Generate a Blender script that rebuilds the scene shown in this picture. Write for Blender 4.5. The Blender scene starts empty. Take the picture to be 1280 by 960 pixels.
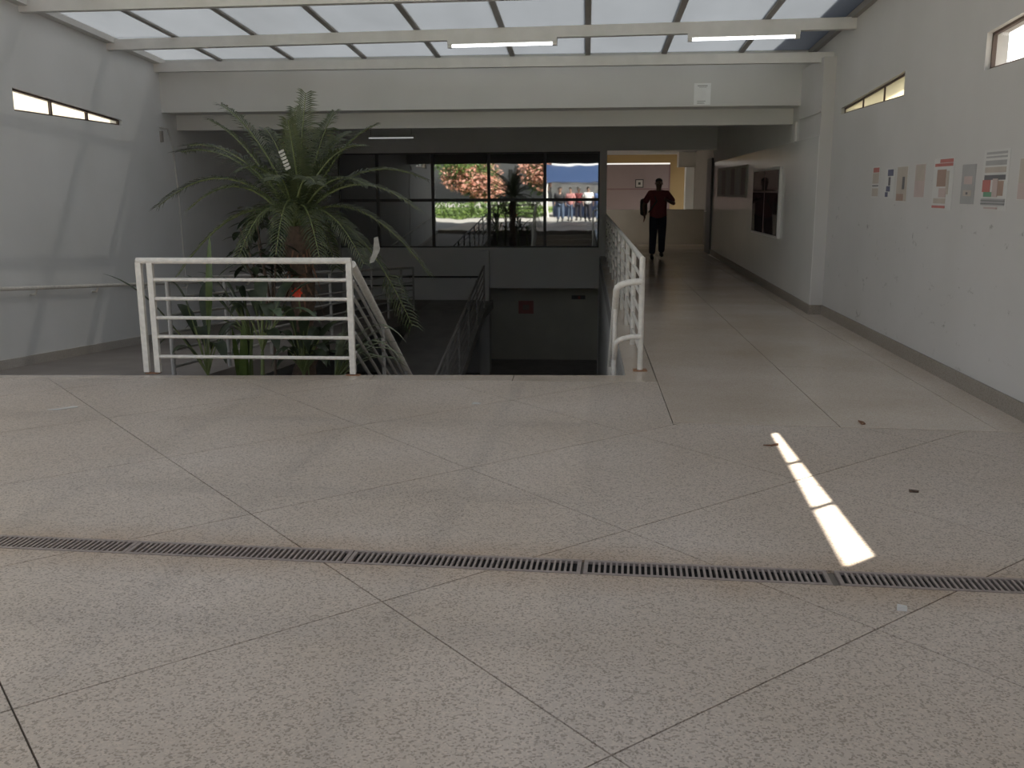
import bpy, bmesh, math, random
from mathutils import Vector, Matrix
random.seed(7)
sc = bpy.context.scene
COL = sc.collection
# ------------------------------------------------------------------ camera
F_PX, CX, CY, EYE = 1180.0, 640.0, 480.0, 1.55
YAW, PITCH, ROLL = math.radians(4.472), math.radians(11.568), -0.005
def cam_basis():
    cp, sp = math.cos(PITCH), math.sin(PITCH)
    fwd = Vector((-math.sin(YAW) * cp, math.cos(YAW) * cp, -sp))
    r0 = Vector((math.cos(YAW), math.sin(YAW), 0)); u0 = r0.cross(fwd)
    c, s = math.cos(ROLL), math.sin(ROLL)
    return c * r0 + s * u0, -s * r0 + c * u0, fwd
RT, UP, FW = cam_basis()
cam_d = bpy.data.cameras.new('camera'); cam = bpy.data.objects.new('camera', cam_d); COL.objects.link(cam)
cam_d.sensor_fit = 'HORIZONTAL'; cam_d.sensor_width = 36; cam_d.lens = F_PX * 36 / 1280
cam_d.clip_start = .05; cam_d.clip_end = 500
cam.matrix_world = Matrix(((RT.x, UP.x, -FW.x, 0), (RT.y, UP.y, -FW.y, 0), (RT.z, UP.z, -FW.z, EYE), (0, 0, 0, 1)))
sc.camera = cam
def at_y(x, y, Y):                                   # pixel direction -> point at world depth Y
    d = FW + RT * (x - CX) / F_PX + UP * (CY - y) / F_PX
    return Vector((0, 0, EYE)) + d * (Y / d.y)
# ------------------------------------------------------------------ sky, sun, exposure
SUN_DIR = Vector((-1.73, -1.50, -2.42)).normalized()
w = bpy.data.worlds.new('sky'); sc.world = w; w.use_nodes = True
nt = w.node_tree; nt.nodes.clear()
sky = nt.nodes.new('ShaderNodeTexSky'); sky.sky_type = 'NISHITA'; sky.sun_disc = False
sky.sun_elevation = math.asin(-SUN_DIR.z); sky.sun_rotation = math.atan2(-SUN_DIR.x, -SUN_DIR.y)
sky.air_density = 1.0; sky.dust_density = 3.0; sky.ozone_density = 1.0
bg = nt.nodes.new('ShaderNodeBackground'); bg.inputs[1].default_value = 0.31
out = nt.nodes.new('ShaderNodeOutputWorld')
hs = nt.nodes.new('ShaderNodeHueSaturation'); hs.inputs['Saturation'].default_value = .35
nt.links.new(sky.outputs[0], hs.inputs['Color']); nt.links.new(hs.outputs[0], bg.inputs[0]); nt.links.new(bg.outputs[0], out.inputs[0])
sun_d = bpy.data.lights.new('sun', 'SUN'); sun_d.energy = 28.0; sun_d.angle = math.radians(.6); sun_d.color = (1, .94, .84)
sun = bpy.data.objects.new('sun', sun_d); COL.objects.link(sun)
sun.rotation_euler = SUN_DIR.to_track_quat('-Z', 'Y').to_euler(); sun.location = (20, 20, 30)
vs = sc.view_settings
vs.view_transform = 'Standard'; vs.look = 'None'; vs.gamma = 1; vs.use_curve_mapping = False; vs.exposure = -0.1
sc.display_settings.display_device = 'sRGB'
cy = sc.cycles
cy.use_denoising = True; cy.max_bounces = 10; cy.diffuse_bounces = 6; cy.glossy_bounces = 4
cy.transmission_bounces = 6; cy.transparent_max_bounces = 12; cy.sample_clamp_indirect = 6.0
cy.caustics_reflective = False; cy.caustics_refractive = False

# ------------------------------------------------------------------ materials
def new_mat(name):
    m = bpy.data.materials.new(name); m.use_nodes = True
    n = m.node_tree.nodes; b = n.get('Principled BSDF')
    return m, n, m.node_tree.links, b
def pos_node(n, l, scale=(1, 1, 1)):
    g = n.new('ShaderNodeNewGeometry'); mp = n.new('ShaderNodeMapping'); mp.inputs['Scale'].default_value = scale
    l.new(g.outputs['Position'], mp.inputs['Vector']); return mp.outputs[0]
def plain(name, col, rough=.55, noise=.06, scale=6.0, metal=0.0, spec=.5, bump=0.0):
    m, n, l, b = new_mat(name)
    tx = n.new('ShaderNodeTexNoise'); tx.inputs['Scale'].default_value = scale; tx.inputs['Detail'].default_value = 4
    l.new(pos_node(n, l), tx.inputs['Vector'])
    rp = n.new('ShaderNodeValToRGB')
    lo = [max(0, c * (1 - noise)) for c in col]; hi = [min(1, c * (1 + noise)) for c in col]
    rp.color_ramp.elements[0].position = .3; rp.color_ramp.elements[1].position = .7
    rp.color_ramp.elements[0].color = (*lo, 1); rp.color_ramp.elements[1].color = (*hi, 1)
    l.new(tx.outputs['Fac'], rp.inputs[0]); l.new(rp.outputs[0], b.inputs['Base Color'])
    b.inputs['Roughness'].default_value = rough; b.inputs['Metallic'].default_value = metal
    b.inputs['Specular IOR Level'].default_value = spec
    if bump:
        bp = n.new('ShaderNodeBump'); bp.inputs['Strength'].default_value = bump; bp.inputs['Distance'].default_value = .01
        l.new(tx.outputs['Fac'], bp.inputs['Height']); l.new(bp.outputs[0], b.inputs['Normal'])
    return m
def terrazzo(name, base, rough, dark=.56, stain=False):
    m, n, l, b = new_mat(name)
    p = pos_node(n, l)
    nz = n.new('ShaderNodeTexNoise'); nz.inputs['Scale'].default_value = .7; nz.inputs['Detail'].default_value = 5; l.new(p, nz.inputs['Vector'])
    big = n.new('ShaderNodeValToRGB'); big.color_ramp.elements[0].position = .35; big.color_ramp.elements[1].position = .68
    big.color_ramp.elements[0].color = (base[0] * .86, base[1] * .83, base[2] * .78, 1); big.color_ramp.elements[1].color = (*base, 1)
    l.new(nz.outputs['Fac'], big.inputs[0])
    v = n.new('ShaderNodeTexVoronoi'); v.inputs['Scale'].default_value = 145; l.new(p, v.inputs['Vector'])
    sp = n.new('ShaderNodeSeparateColor'); l.new(v.outputs['Color'], sp.inputs[0])
    r1 = n.new('ShaderNodeValToRGB')           # which chips are dark / pale
    e = r1.color_ramp.elements; e[0].position = 0; e[0].color = (dark, dark * .97, dark * .93, 1)
    e[1].position = .22; e[1].color = (dark * 1.3, dark * 1.27, dark * 1.23, 1)
    x = e.new(.30); x.color = (1, 1, 1, 1); x = e.new(.8); x.color = (1, 1, 1, 1); x = e.new(.86); x.color = (1.12, 1.11, 1.1, 1)
    l.new(sp.outputs[0], r1.inputs[0])
    mx = n.new('ShaderNodeMix'); mx.data_type = 'RGBA'; mx.blend_type = 'MULTIPLY'; mx.inputs[0].default_value = 1
    l.new(big.outputs[0], mx.inputs[6]); l.new(r1.outputs[0], mx.inputs[7])
    last = mx.outputs[2]
    if stain:                                   # rusty dirt that has settled in a band along the drain
        g = n.new('ShaderNodeNewGeometry'); dp = n.new('ShaderNodeVectorMath'); dp.operation = 'DOT_PRODUCT'; dp.inputs[1].default_value = (.0475, 1, 0)
        l.new(g.outputs['Position'], dp.inputs[0])
        d0 = n.new('ShaderNodeMath'); d0.operation = 'SUBTRACT'; d0.inputs[1].default_value = 3.744; l.new(dp.outputs['Value'], d0.inputs[0])
        d1 = n.new('ShaderNodeMath'); d1.operation = 'ABSOLUTE'; l.new(d0.outputs[0], d1.inputs[0])
        mr = n.new('ShaderNodeMapRange'); mr.inputs[1].default_value = .30; mr.inputs[2].default_value = .07; l.new(d1.outputs[0], mr.inputs[0])
        ns = n.new('ShaderNodeTexNoise'); ns.inputs['Scale'].default_value = 4; ns.inputs['Detail'].default_value = 5; l.new(p, ns.inputs['Vector'])
        mu = n.new('ShaderNodeMath'); mu.operation = 'MULTIPLY'; l.new(mr.outputs[0], mu.inputs[0]); l.new(ns.outputs['Fac'], mu.inputs[1])
        m3 = n.new('ShaderNodeMix'); m3.data_type = 'RGBA'; m3.blend_type = 'MULTIPLY'; l.new(mu.outputs[0], m3.inputs[0]); l.new(last, m3.inputs[6]); m3.inputs[7].default_value = (.74, .60, .45, 1)
        last = m3.outputs[2]
    l.new(last, b.inputs['Base Color'])
    rr = n.new('ShaderNodeMapRange'); rr.inputs[3].default_value = rough - .06; rr.inputs[4].default_value = rough + .1
    l.new(nz.outputs['Fac'], rr.inputs[0]); l.new(rr.outputs[0], b.inputs['Roughness'])
    bp = n.new('ShaderNodeBump'); bp.inputs['Strength'].default_value = .12; bp.inputs['Distance'].default_value = .004
    l.new(sp.outputs[1], bp.inputs['Height']); l.new(bp.outputs[0], b.inputs['Normal'])
    return m
def wall_paint(name, col, rough=.6, smudge=None):
    m, n, l, b = new_mat(name)
    p = pos_node(n, l)
    nz = n.new('ShaderNodeTexNoise'); nz.inputs['Scale'].default_value = 1.1; nz.inputs['Detail'].default_value = 6; l.new(p, nz.inputs['Vector'])
    rp = n.new('ShaderNodeValToRGB'); rp.color_ramp.elements[0].position = .3; rp.color_ramp.elements[1].position = .65
    rp.color_ramp.elements[0].color = (col[0] * .93, col[1] * .93, col[2] * .92, 1); rp.color_ramp.elements[1].color = (*col, 1)
    l.new(nz.outputs['Fac'], rp.inputs[0]); last = rp.outputs[0]
    if smudge:                                  # scuffs and tape marks with their own shapes, in a band of the wall
        s = n.new('ShaderNodeTexNoise'); s.inputs['Scale'].default_value = 5.5; s.inputs['Detail'].default_value = 5; s.inputs['Roughness'].default_value = .7
        l.new(pos_node(n, l, (1, 1, 1.6)), s.inputs['Vector'])
        th = n.new('ShaderNodeMapRange'); th.inputs[1].default_value = .63; th.inputs[2].default_value = .72; l.new(s.outputs['Fac'], th.inputs[0])
        g = n.new('ShaderNodeNewGeometry'); sx = n.new('ShaderNodeSeparateXYZ'); l.new(g.outputs['Position'], sx.inputs[0])
        za = n.new('ShaderNodeMapRange'); za.inputs[1].default_value = smudge[1]; za.inputs[2].default_value = smudge[1] - .35; l.new(sx.outputs[2], za.inputs[0])
        mm = n.new('ShaderNodeMath'); mm.operation = 'MULTIPLY'; l.new(th.outputs[0], mm.inputs[0]); l.new(za.outputs[0], mm.inputs[1])
        m2 = n.new('ShaderNodeMath'); m2.operation = 'MULTIPLY'; m2.inputs[1].default_value = smudge[0]; l.new(mm.outputs[0], m2.inputs[0])
        mx = n.new('ShaderNodeMix'); mx.data_type = 'RGBA'; l.new(m2.outputs[0], mx.inputs[0]); l.new(last, mx.inputs[6]); mx.inputs[7].default_value = (.22, .21, .18, 1)
        last = mx.outputs[2]
    l.new(last, b.inputs['Base Color']); b.inputs['Roughness'].default_value = rough
    f = n.new('ShaderNodeTexNoise'); f.inputs['Scale'].default_value = 40; l.new(p, f.inputs['Vector'])
    bp = n.new('ShaderNodeBump'); bp.inputs['Strength'].default_value = .06; bp.inputs['Distance'].default_value = .01
    l.new(f.outputs['Fac'], bp.inputs['Height']); l.new(bp.outputs[0], b.inputs['Normal'])
    return m
def sheet_mat(name, col, clear, dirt=.12):      # translucent plastic sheet, a little of the sun passes straight
    m, n, l, b = new_mat(name); n.remove(b); o = n.get('Material Output')
    nz = n.new('ShaderNodeTexNoise'); nz.inputs['Scale'].default_value = 1.3; nz.inputs['Detail'].default_value = 5
    l.new(pos_node(n, l, (1, .35, 1)), nz.inputs['Vector'])
    rp = n.new('ShaderNodeValToRGB'); rp.color_ramp.elements[0].position = .3; rp.color_ramp.elements[1].position = .7
    rp.color_ramp.elements[0].color = tuple(c * (1 - dirt) for c in col) + (1,); rp.color_ramp.elements[1].color = (*col, 1)
    l.new(nz.outputs['Fac'], rp.inputs[0])
    t = n.new('ShaderNodeBsdfTranslucent'); l.new(rp.outputs[0], t.inputs[0])
    d = n.new('ShaderNodeBsdfDiffuse'); l.new(rp.outputs[0], d.inputs[0])
    tr = n.new('ShaderNodeBsdfTransparent')
    m1 = n.new('ShaderNodeMixShader'); m1.inputs[0].default_value = .25; l.new(t.outputs[0], m1.inputs[1]); l.new(d.outputs[0], m1.inputs[2])
    m2 = n.new('ShaderNodeMixShader'); m2.inputs[0].default_value = clear; l.new(m1.outputs[0], m2.inputs[1]); l.new(tr.outputs[0], m2.inputs[2])
    l.new(m2.outputs[0], o.inputs[0]); return m
def mirror_glass(name, base, refl, wave=.0):    # dark glazing: strong reflection over a dark room
    m, n, l, b = new_mat(name); n.remove(b); o = n.get('Material Output')
    d = n.new('ShaderNodeBsdfDiffuse'); d.inputs[0].default_value = (*base, 1)
    g = n.new('ShaderNodeBsdfGlossy'); g.inputs['Roughness'].default_value = .02; g.inputs[0].default_value = (.95, .97, .95, 1)
    m1 = n.new('ShaderNodeMixShader'); m1.inputs[0].default_value = refl
    l.new(d.outputs[0], m1.inputs[1]); l.new(g.outputs[0], m1.inputs[2]); l.new(m1.outputs[0], o.inputs[0])
    if wave:
        nz = n.new('ShaderNodeTexNoise'); nz.inputs['Scale'].default_value = .9; l.new(pos_node(n, l), nz.inputs['Vector'])
        bp = n.new('ShaderNodeBump'); bp.inputs['Strength'].default_value = wave; bp.inputs['Distance'].default_value = .02
        l.new(nz.outputs['Fac'], bp.inputs['Height']); l.new(bp.outputs[0], g.inputs['Normal'])
    return m
def clear_glass(name):
    m, n, l, b = new_mat(name); n.remove(b); o = n.get('Material Output')
    t = n.new('ShaderNodeBsdfTransparent'); t.inputs[0].default_value = (.99, .99, .98, 1)
    g = n.new('ShaderNodeBsdfGlossy'); g.inputs['Roughness'].default_value = .02
    m1 = n.new('ShaderNodeMixShader'); m1.inputs[0].default_value = .03
    l.new(t.outputs[0], m1.inputs[1]); l.new(g.outputs[0], m1.inputs[2]); l.new(m1.outputs[0], o.inputs[0]); return m
def emit(name, col, st):
    m, n, l, b = new_mat(name); b.inputs['Base Color'].default_value = (.9, .9, .9, 1)
    b.inputs['Emission Color'].default_value = (*col, 1); b.inputs['Emission Strength'].default_value = st; return m
def leaf_mat(name, col, col2, rough=.4, trans=.25):
    m, n, l, b = new_mat(name); o = n.get('Material Output')
    nz = n.new('ShaderNodeTexNoise'); nz.inputs['Scale'].default_value = 9; nz.inputs['Detail'].default_value = 3; l.new(pos_node(n, l), nz.inputs['Vector'])
    rp = n.new('ShaderNodeValToRGB'); rp.color_ramp.elements[0].position = .35; rp.color_ramp.elements[1].position = .7
    rp.color_ramp.elements[0].color = (*col, 1); rp.color_ramp.elements[1].color = (*col2, 1); l.new(nz.outputs['Fac'], rp.inputs[0])
    l.new(rp.outputs[0], b.inputs['Base Color']); b.inputs['Roughness'].default_value = rough
    t = n.new('ShaderNodeBsdfTranslucent'); l.new(rp.outputs[0], t.inputs[0])
    mx = n.new('ShaderNodeMixShader'); mx.inputs[0].default_value = trans
    l.new(b.outputs[0], mx.inputs[1]); l.new(t.outputs[0], mx.inputs[2]); l.new(mx.outputs[0], o.inputs[0]); return m

M = dict(
    terr=terrazzo('terrazzo_floor', (.58, .505, .445), .42, .56, True),
    terr_c=terrazzo('polished_terrazzo', (.65, .57, .50), .16, .80),
    ramp=plain('dark_ramp_surface', (.25, .22, .20), .6, .1, 3),  # one even dark base colour for the whole ramp
    joint=plain('joint_strip', (.19, .165, .14), .7),
    skirt=terrazzo('terrazzo_skirting', (.31, .275, .24), .5, .7),
    skirt_l=terrazzo('dusty_skirting', (.50, .47, .44), .5, .8), far_side=plain('brown_grey_wall', (.19, .17, .155), .6),
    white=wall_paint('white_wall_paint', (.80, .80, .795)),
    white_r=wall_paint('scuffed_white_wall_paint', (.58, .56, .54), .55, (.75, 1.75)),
    white_rear=wall_paint('grey_white_wall_paint', (.70, .69, .675), .6),
    gloss=plain('glossy_wall_paint', (.74, .73, .70), .17, .04, 1.0),
    beam=wall_paint('beam_paint', (.64, .63, .61)),
    steel_w=plain('painted_steel', (.64, .62, .59), .45, .05),
    bar=plain('glazing_bar_grey', (.30, .28, .26), .5),
    sheet=sheet_mat('skylight_sheet', (.228, .244, .264), .078),
    sheet_b=sheet_mat('blue_skylight_sheet', (.20, .222, .26), .05),
    cream=sheet_mat('cream_sun_stop_glass', (.90, .86, .70), .0, .25),  # frosting added so this window throws no sun patch on the floor
    clear=clear_glass('clear_glass'),
    mirror=mirror_glass('dark_window_glass', (.04, .04, .042), .28, .10),
    board=mirror_glass('notice_board_glass', (.05, .035, .035), .14),
    frame=plain('dark_window_frame', (.035, .032, .03), .45),
    frame_b=plain('brown_window_frame', (.11, .075, .06), .5),
    rail=plain('cream_painted_rail', (.74, .70, .64), .42, .10, 25),
    rail_d=plain('grey_painted_rail', (.38, .36, .34), .45, .1, 12),
    rust=plain('rusty_steel', (.30, .15, .08), .8, .3, 40),
    grate=plain('cast_grate', (.34, .285, .26), .5, .15, 30, .3),
    pit=plain('drain_slot_shade', (.006, .005, .005), .9),
    conc=plain('raw_concrete', (.36, .345, .33), .8, .12, 3, bump=.1),
    conc_d=plain('dark_concrete', (.45, .43, .42), .75, .12, 3),
    tread=plain('stair_tread', (.40, .35, .30), .55, .1, 8),
    olive=plain('olive_lower_wall', (.62, .595, .52), .6, .08, 1),
    soil=plain('soil', (.06, .045, .03), .95, .3, 20, bump=.5),
    mauve=plain('mauve_wall', (.27, .205, .20), .6, .05, 1), mauve_d=plain('mauve_trim', (.20, .12, .12), .5),
    yellow=plain('ochre_wall', (.36, .24, .10), .6, .06, 1), greyw=plain('grey_parapet', (.42, .39, .35), .6, .06, 2),
    brown=plain('brown_door', (.03, .022, .02), .45),
    led=emit('led_tube', (.95, .98, 1), 3.2), led_dim=emit('dim_led_tube', (.95, .98, 1), .28),
    paper=plain('paper', (.60, .585, .56), .7, .03), ink=plain('black_ink', (.15, .145, .15), .6), grey=plain('grey_ink', (.36, .35, .34), .6),
    red=plain('red_ink', (.46, .17, .15), .6), pink=plain('pink_ink', (.50, .40, .37), .6), tan=plain('tan_ink', (.46, .40, .34), .6),
    green=plain('green_ink', (.15, .30, .19), .6), brownp=plain('brown_ink', (.36, .25, .20), .6), navy=plain('navy_ink', (.13, .13, .19), .6),
    frond=leaf_mat('palm_frond', (.05, .068, .03), (.11, .125, .055)),
    frond_y=leaf_mat('yellow_green_frond', (.10, .125, .03), (.17, .18, .06)),
    rachis=plain('frond_stalk', (.16, .19, .07), .5, .15, 8),
    trunk=plain('palm_trunk', (.10, .065, .045), .9, .35, 30, bump=.6), fibre=plain('dry_palm_fibre', (.20, .10, .06), .9, .3, 30),
    dry=plain('dry_and_sunlit_leaf', (.45, .43, .38), .7, .15, 20),  # withered leaf, and a pale tone painted in for a sunlit leaflet
    broad=leaf_mat('broad_leaf', (.035, .05, .03), (.075, .095, .05), .35), broad_l=leaf_mat('pale_broad_leaf', (.10, .15, .09), (.17, .22, .13), .35),
    strap=leaf_mat('strap_leaf', (.12, .15, .09), (.30, .33, .22), .35), lime=leaf_mat('lime_leaf', (.07, .11, .02), (.11, .15, .035), .35),
    flower=plain('red_flower', (.75, .07, .03), .5, .1),
    skin=plain('skin', (.16, .085, .055), .5, .05), skin_l=plain('light_skin', (.42, .26, .19), .5, .05), hair=plain('dark_hair', (.015, .012, .01), .7),
    maroon=plain('maroon_shirt', (.16, .03, .035), .8), trouser=plain('dark_trousers', (.022, .022, .035), .85), shoe=plain('black_shoe', (.012, .012, .012), .5),
    bag=plain('black_bag', (.03, .033, .03), .6), eye=plain('eye_white', (.6, .58, .55), .3), lip=plain('lip', (.20, .08, .07), .5),
    shirt_w=plain('white_shirt', (.75, .75, .76), .8), shirt_k=plain('black_shirt', (.03, .03, .035), .8), shirt_p=plain('pink_shirt', (.55, .25, .25), .8),
    shirt_b=plain('blue_shirt', (.10, .16, .35), .8), jeans=plain('blue_jeans', (.10, .14, .22), .85),
    asphalt=plain('pale_paving', (.42, .41, .39), .8, .1, 1.5), grass=plain('lawn', (.17, .25, .07), .95, .25, 4, 0.0, .05),
    leaf_t=leaf_mat('tree_leaf', (.06, .12, .025), (.14, .22, .05), .5), blossom=leaf_mat('orange_blossom', (.62, .24, .17), (.75, .50, .42), .6),
    bark=plain('bark', (.14, .10, .075), .9, .2, 10), blue=plain('blue_awning', (.045, .085, .20), .5), panel_w=plain('white_panel', (.82, .82, .81), .5),
)

# ------------------------------------------------------------------ mesh helpers
class MB:
    def __init__(s): s.v = []; s.f = []
    def add(s, vs_, fs): k = len(s.v); s.v += [tuple(p) for p in vs_]; s.f += [tuple(i + k for i in f) for f in fs]; return s
    def box(s, x0, x1, y0, y1, z0, z1):
        return s.add([(x0, y0, z0), (x1, y0, z0), (x1, y1, z0), (x0, y1, z0), (x0, y0, z1), (x1, y0, z1), (x1, y1, z1), (x0, y1, z1)],
                     [(3, 2, 1, 0), (4, 5, 6, 7), (0, 1, 5, 4), (1, 2, 6, 5), (2, 3, 7, 6), (3, 0, 4, 7)])
    def prism(s, poly, axis, a, b):           # poly: list of 2D points in the two other axes (order x,y,z without axis); extruded a..b
        def P(p, t): q = list(p); q.insert(axis, t); return tuple(q)
        n = len(poly); vs_ = [P(p, a) for p in poly] + [P(p, b) for p in poly]
        return s.add(vs_, [tuple(range(n - 1, -1, -1)), tuple(range(n, 2 * n))] + [(i, (i + 1) % n, n + (i + 1) % n, n + i) for i in range(n)])
    def tube(s, pts, r, n=8, cap=True):
        pts = [Vector(p) for p in pts]; rs = r if isinstance(r, (list, tuple)) else [r] * len(pts); k = len(s.v); ref = None
        for i, p in enumerate(pts):
            t = (pts[min(i + 1, len(pts) - 1)] - pts[max(i - 1, 0)]).normalized()
            if ref is None: ref = Vector((0, 0, 1)) if abs(t.z) < .9 else Vector((1, 0, 0))
            a = (ref - t * ref.dot(t)).normalized(); b_ = t.cross(a); ref = a
            for j in range(n):
                q = 2 * math.pi * j / n; s.v.append(tuple(p + (a * math.cos(q) + b_ * math.sin(q)) * rs[i]))
        for i in range(len(pts) - 1):
            for j in range(n):
                s.f.append((k + i * n + j, k + i * n + (j + 1) % n, k + (i + 1) * n + (j + 1) % n, k + (i + 1) * n + j))
        if cap:
            s.f.append(tuple(k + j for j in range(n - 1, -1, -1))); e = k + (len(pts) - 1) * n; s.f.append(tuple(e + j for j in range(n)))
        return s
    def ball(s, c, r, nu=10, nv=7):
        c = Vector(c); rx, ry, rz = r if isinstance(r, (tuple, list)) else (r, r, r); k = len(s.v)
        for i in range(nv + 1):
            th = math.pi * i / nv
            for j in range(nu):
                ph = 2 * math.pi * j / nu; s.v.append((c.x + rx * math.sin(th) * math.cos(ph), c.y + ry * math.sin(th) * math.sin(ph), c.z + rz * math.cos(th)))
        for i in range(nv):
            for j in range(nu): s.f.append((k + i * nu + j, k + (i + 1) * nu + j, k + (i + 1) * nu + (j + 1) % nu, k + i * nu + (j + 1) % nu))
        return s
    def mesh(s, name): me = bpy.data.meshes.new(name); me.from_pydata(s.v, [], s.f); me.update(); return me
    def build(s, name, mat, parent=None, smooth=False, bevel=0):
        me = s.mesh(name); me.materials.append(M[mat] if isinstance(mat, str) else mat)
        if smooth:
            for p in me.polygons: p.use_smooth = True
            try: me.set_sharp_from_angle(angle=math.radians(50))
            except Exception: pass
        return link(name, me, parent, bevel)
def link(name, me, parent=None, bevel=0):
    o = bpy.data.objects.new(name, me); COL.objects.link(o)
    if parent is not None: o.parent = parent; o.matrix_parent_inverse = parent_world(parent).inverted()
    if bevel:
        b = o.modifiers.new('bevel', 'BEVEL'); b.width = bevel; b.segments = 2; b.limit_method = 'ANGLE'
    return o
def parent_world(o):
    mt = o.matrix_basis.copy()
    if o.parent: mt = parent_world(o.parent) @ o.matrix_parent_inverse @ mt
    return mt
def tag(o, label=None, cat=None, group=None, kind=None):
    if label: o['label'] = label
    if cat: o['category'] = cat
    if group: o['group'] = group
    if kind: o['kind'] = kind
    return o
def thing(name, label, cat, loc=(0, 0, 0), group=None, rz=0):
    o = bpy.data.objects.new(name, None); COL.objects.link(o); o.location = loc; o.rotation_euler = (0, 0, rz); o.empty_display_size = .1
    return tag(o, label, cat, group)
def struct(name, mb, mat, label, bevel=0): return tag(mb.build(name, mat, bevel=bevel), label, None, None, 'structure')
def part_copy(src, parent, loc):                 # child that shares mesh data
    c = src.copy(); COL.objects.link(c); c.parent = parent; c.matrix_parent_inverse = parent_world(parent).inverted(); c.location = loc; return c

# ------------------------------------------------------------------ measures of the place (metres; eye at the origin of x and y)
XL, XR, XC = -6.0, 2.98, 2.84          # left wall, right wall, corridor wall
Y0, YE, YW = -0.6, 7.93, 23.0          # open end behind, stair edge, rear window wall
XS0, XS1, XRAMP = -2.0, .33, -3.78     # stair opening, inner edge of the ramp
ZLOW = -2.9
def edge_y(x): return 7.93 + .045 * (min(x, .5) + .6) - (.03 if x < -2 else 0)   # the edge of the stair well, slightly skewed
def roof_z(y): return 3.56 - .06 * (y - 10.11)
def drain_y(x): return 3.744 - .0475 * (x - .0)

# ------------------------------------------------------------------ floor: terrazzo panels on a joint bed
def clip(poly, n, k):                             # keep n.p <= k
    o = []
    for i in range(len(poly)):
        a, b = poly[i], poly[(i + 1) % len(poly)]; da = n[0] * a[0] + n[1] * a[1] - k; db = n[0] * b[0] + n[1] * b[1] - k
        if da <= 0: o.append(a)
        if (da < 0) != (db < 0):
            t = da / (da - db); o.append((a[0] + (b[0] - a[0]) * t, a[1] + (b[1] - a[1]) * t))
    return o
def area(p): return abs(sum(p[i][0] * p[(i + 1) % len(p)][1] - p[(i + 1) % len(p)][0] * p[i][1] for i in range(len(p)))) / 2
fl = MB()
fl.prism([(XL, Y0), (XR, Y0), (XR, 23.6), (.5, 23.6), (.5, edge_y(.5)), (XL, edge_y(XL))], 2, -.25, -.012)
floor = struct('floor', fl, 'joint', 'pale speckled terrazzo floor with dark diagonal joints')
G = .0032
def panel(poly, mat):
    if len(poly) >= 3 and area(poly) > .004: MB().prism(poly, 2, -.012, 0).build('terrazzo_panel', mat, floor)
ga = Vector((.755, .656)); ua = ga.normalized(); ub = Vector((-.668, .744)).normalized(); PS = 1.283; org = Vector((.199, 4.192))
WG = .078                                          # half width of the drain strip
for i in range(-9, 10):
    for j in range(-9, 10):
        c = [org + ua * (PS * (i + a) + (G if a == 0 else -G)) + ub * (PS * (j + b) + (G if b == 0 else -G)) for a, b in ((0, 0), (1, 0), (1, 1), (0, 1))]
        p = [(q.x, q.y) for q in c]
        p = clip(p, (-1, 0), -XL); p = clip(p, (1, 0), XR - .001) if p else p; p = clip(p, (0, -1), -Y0) if p else p
        if not p: continue
        halves = (clip(p, (.0475, 1), 3.744 - WG), clip(p, (-.0475, -1), -3.744 - WG))
        for h in halves:
            if not h: continue
            lf = clip(h, (1, 0), .598); 
            if lf: panel(clip(lf, (-.022, 1), 7.69), 'terr')
            rg = clip(h, (-1, 0), -.598)
            if rg: panel(clip(rg, (.06, 1), 6.33), 'terr')
# border strip along the stair well edge and long panels of the corridor
xs = [XL, XRAMP, -2.9, -1.8, -.6, .598]
for a, b in zip(xs[:-1], xs[1:]):
    panel([(a + G, 7.70 + .022 * a), (b - G, 7.70 + .022 * b), (b - G, edge_y(b)), (a + G, edge_y(a))], 'terr_c')
xs = [.602, 1.70, 2.70, XR - .001]
for a, b in zip(xs[:-1], xs[1:]):
    y = 6.34; k = 0
    while y < 23.6:
        y2 = min(23.6, y + (2.3 if k else 2.1)); k += 1
        sl = .06 if y == 6.34 else 0
        panel([(a + G, y - sl * a + G), (b - G, y - sl * b + G), (b - G, y2 - G), (a + G, y2 - G)], 'terr_c'); y = y2
panel([(.35, edge_y(.35)), (.594, edge_y(.594)), (.594, 23.6), (.35, 23.6)], 'terr_c')
ledge = MB().prism([(.33, edge_y(.33)), (.5, edge_y(.5)), (.5, 23.6), (.33, 23.6)], 2, -.25, -.012)
struct('trim_1', ledge, 'conc', 'concrete edge of the corridor slab beside the stair well')

# ------------------------------------------------------------------ drain grates
def grate(x0, idx, n=40, L=1.0):
    ys = drain_y(x0 + .5)
    t = thing('drain_grate', GL[idx], 'drain grate', (x0, drain_y(x0), 0), 'slotted floor drain grates in one row', math.atan(-.0475))
    fr = MB(); fr.box(.001, L - .001, -.075, -.058, -.02, .002).box(.001, L - .001, .058, .075, -.02, .002).box(.001, .018, -.058, .058, -.02, .001).box(L - .018, L - .001, -.058, .058, -.02, .001)
    o = fr.build('frame', 'grate'); o.parent = t
    global BARM
    if BARM is None:
        BARM = MB().box(-.005, .005, -.058, .058, -.011, .0005).mesh('grate_bar'); BARM.materials.append(M['grate'])
    for k in range(1, n):
        b = bpy.data.objects.new('grate_bar', BARM); COL.objects.link(b); b.parent = t; b.location = (.018 + k * (L - .036) / n, 0, 0)
    c = MB().box(.0, L, -.076, .076, -.0119, -.0113).build('slot_shade', 'pit'); c.parent = t  # near-black sheet stands in for the shaded depth below the slots
BARM = None
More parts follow.
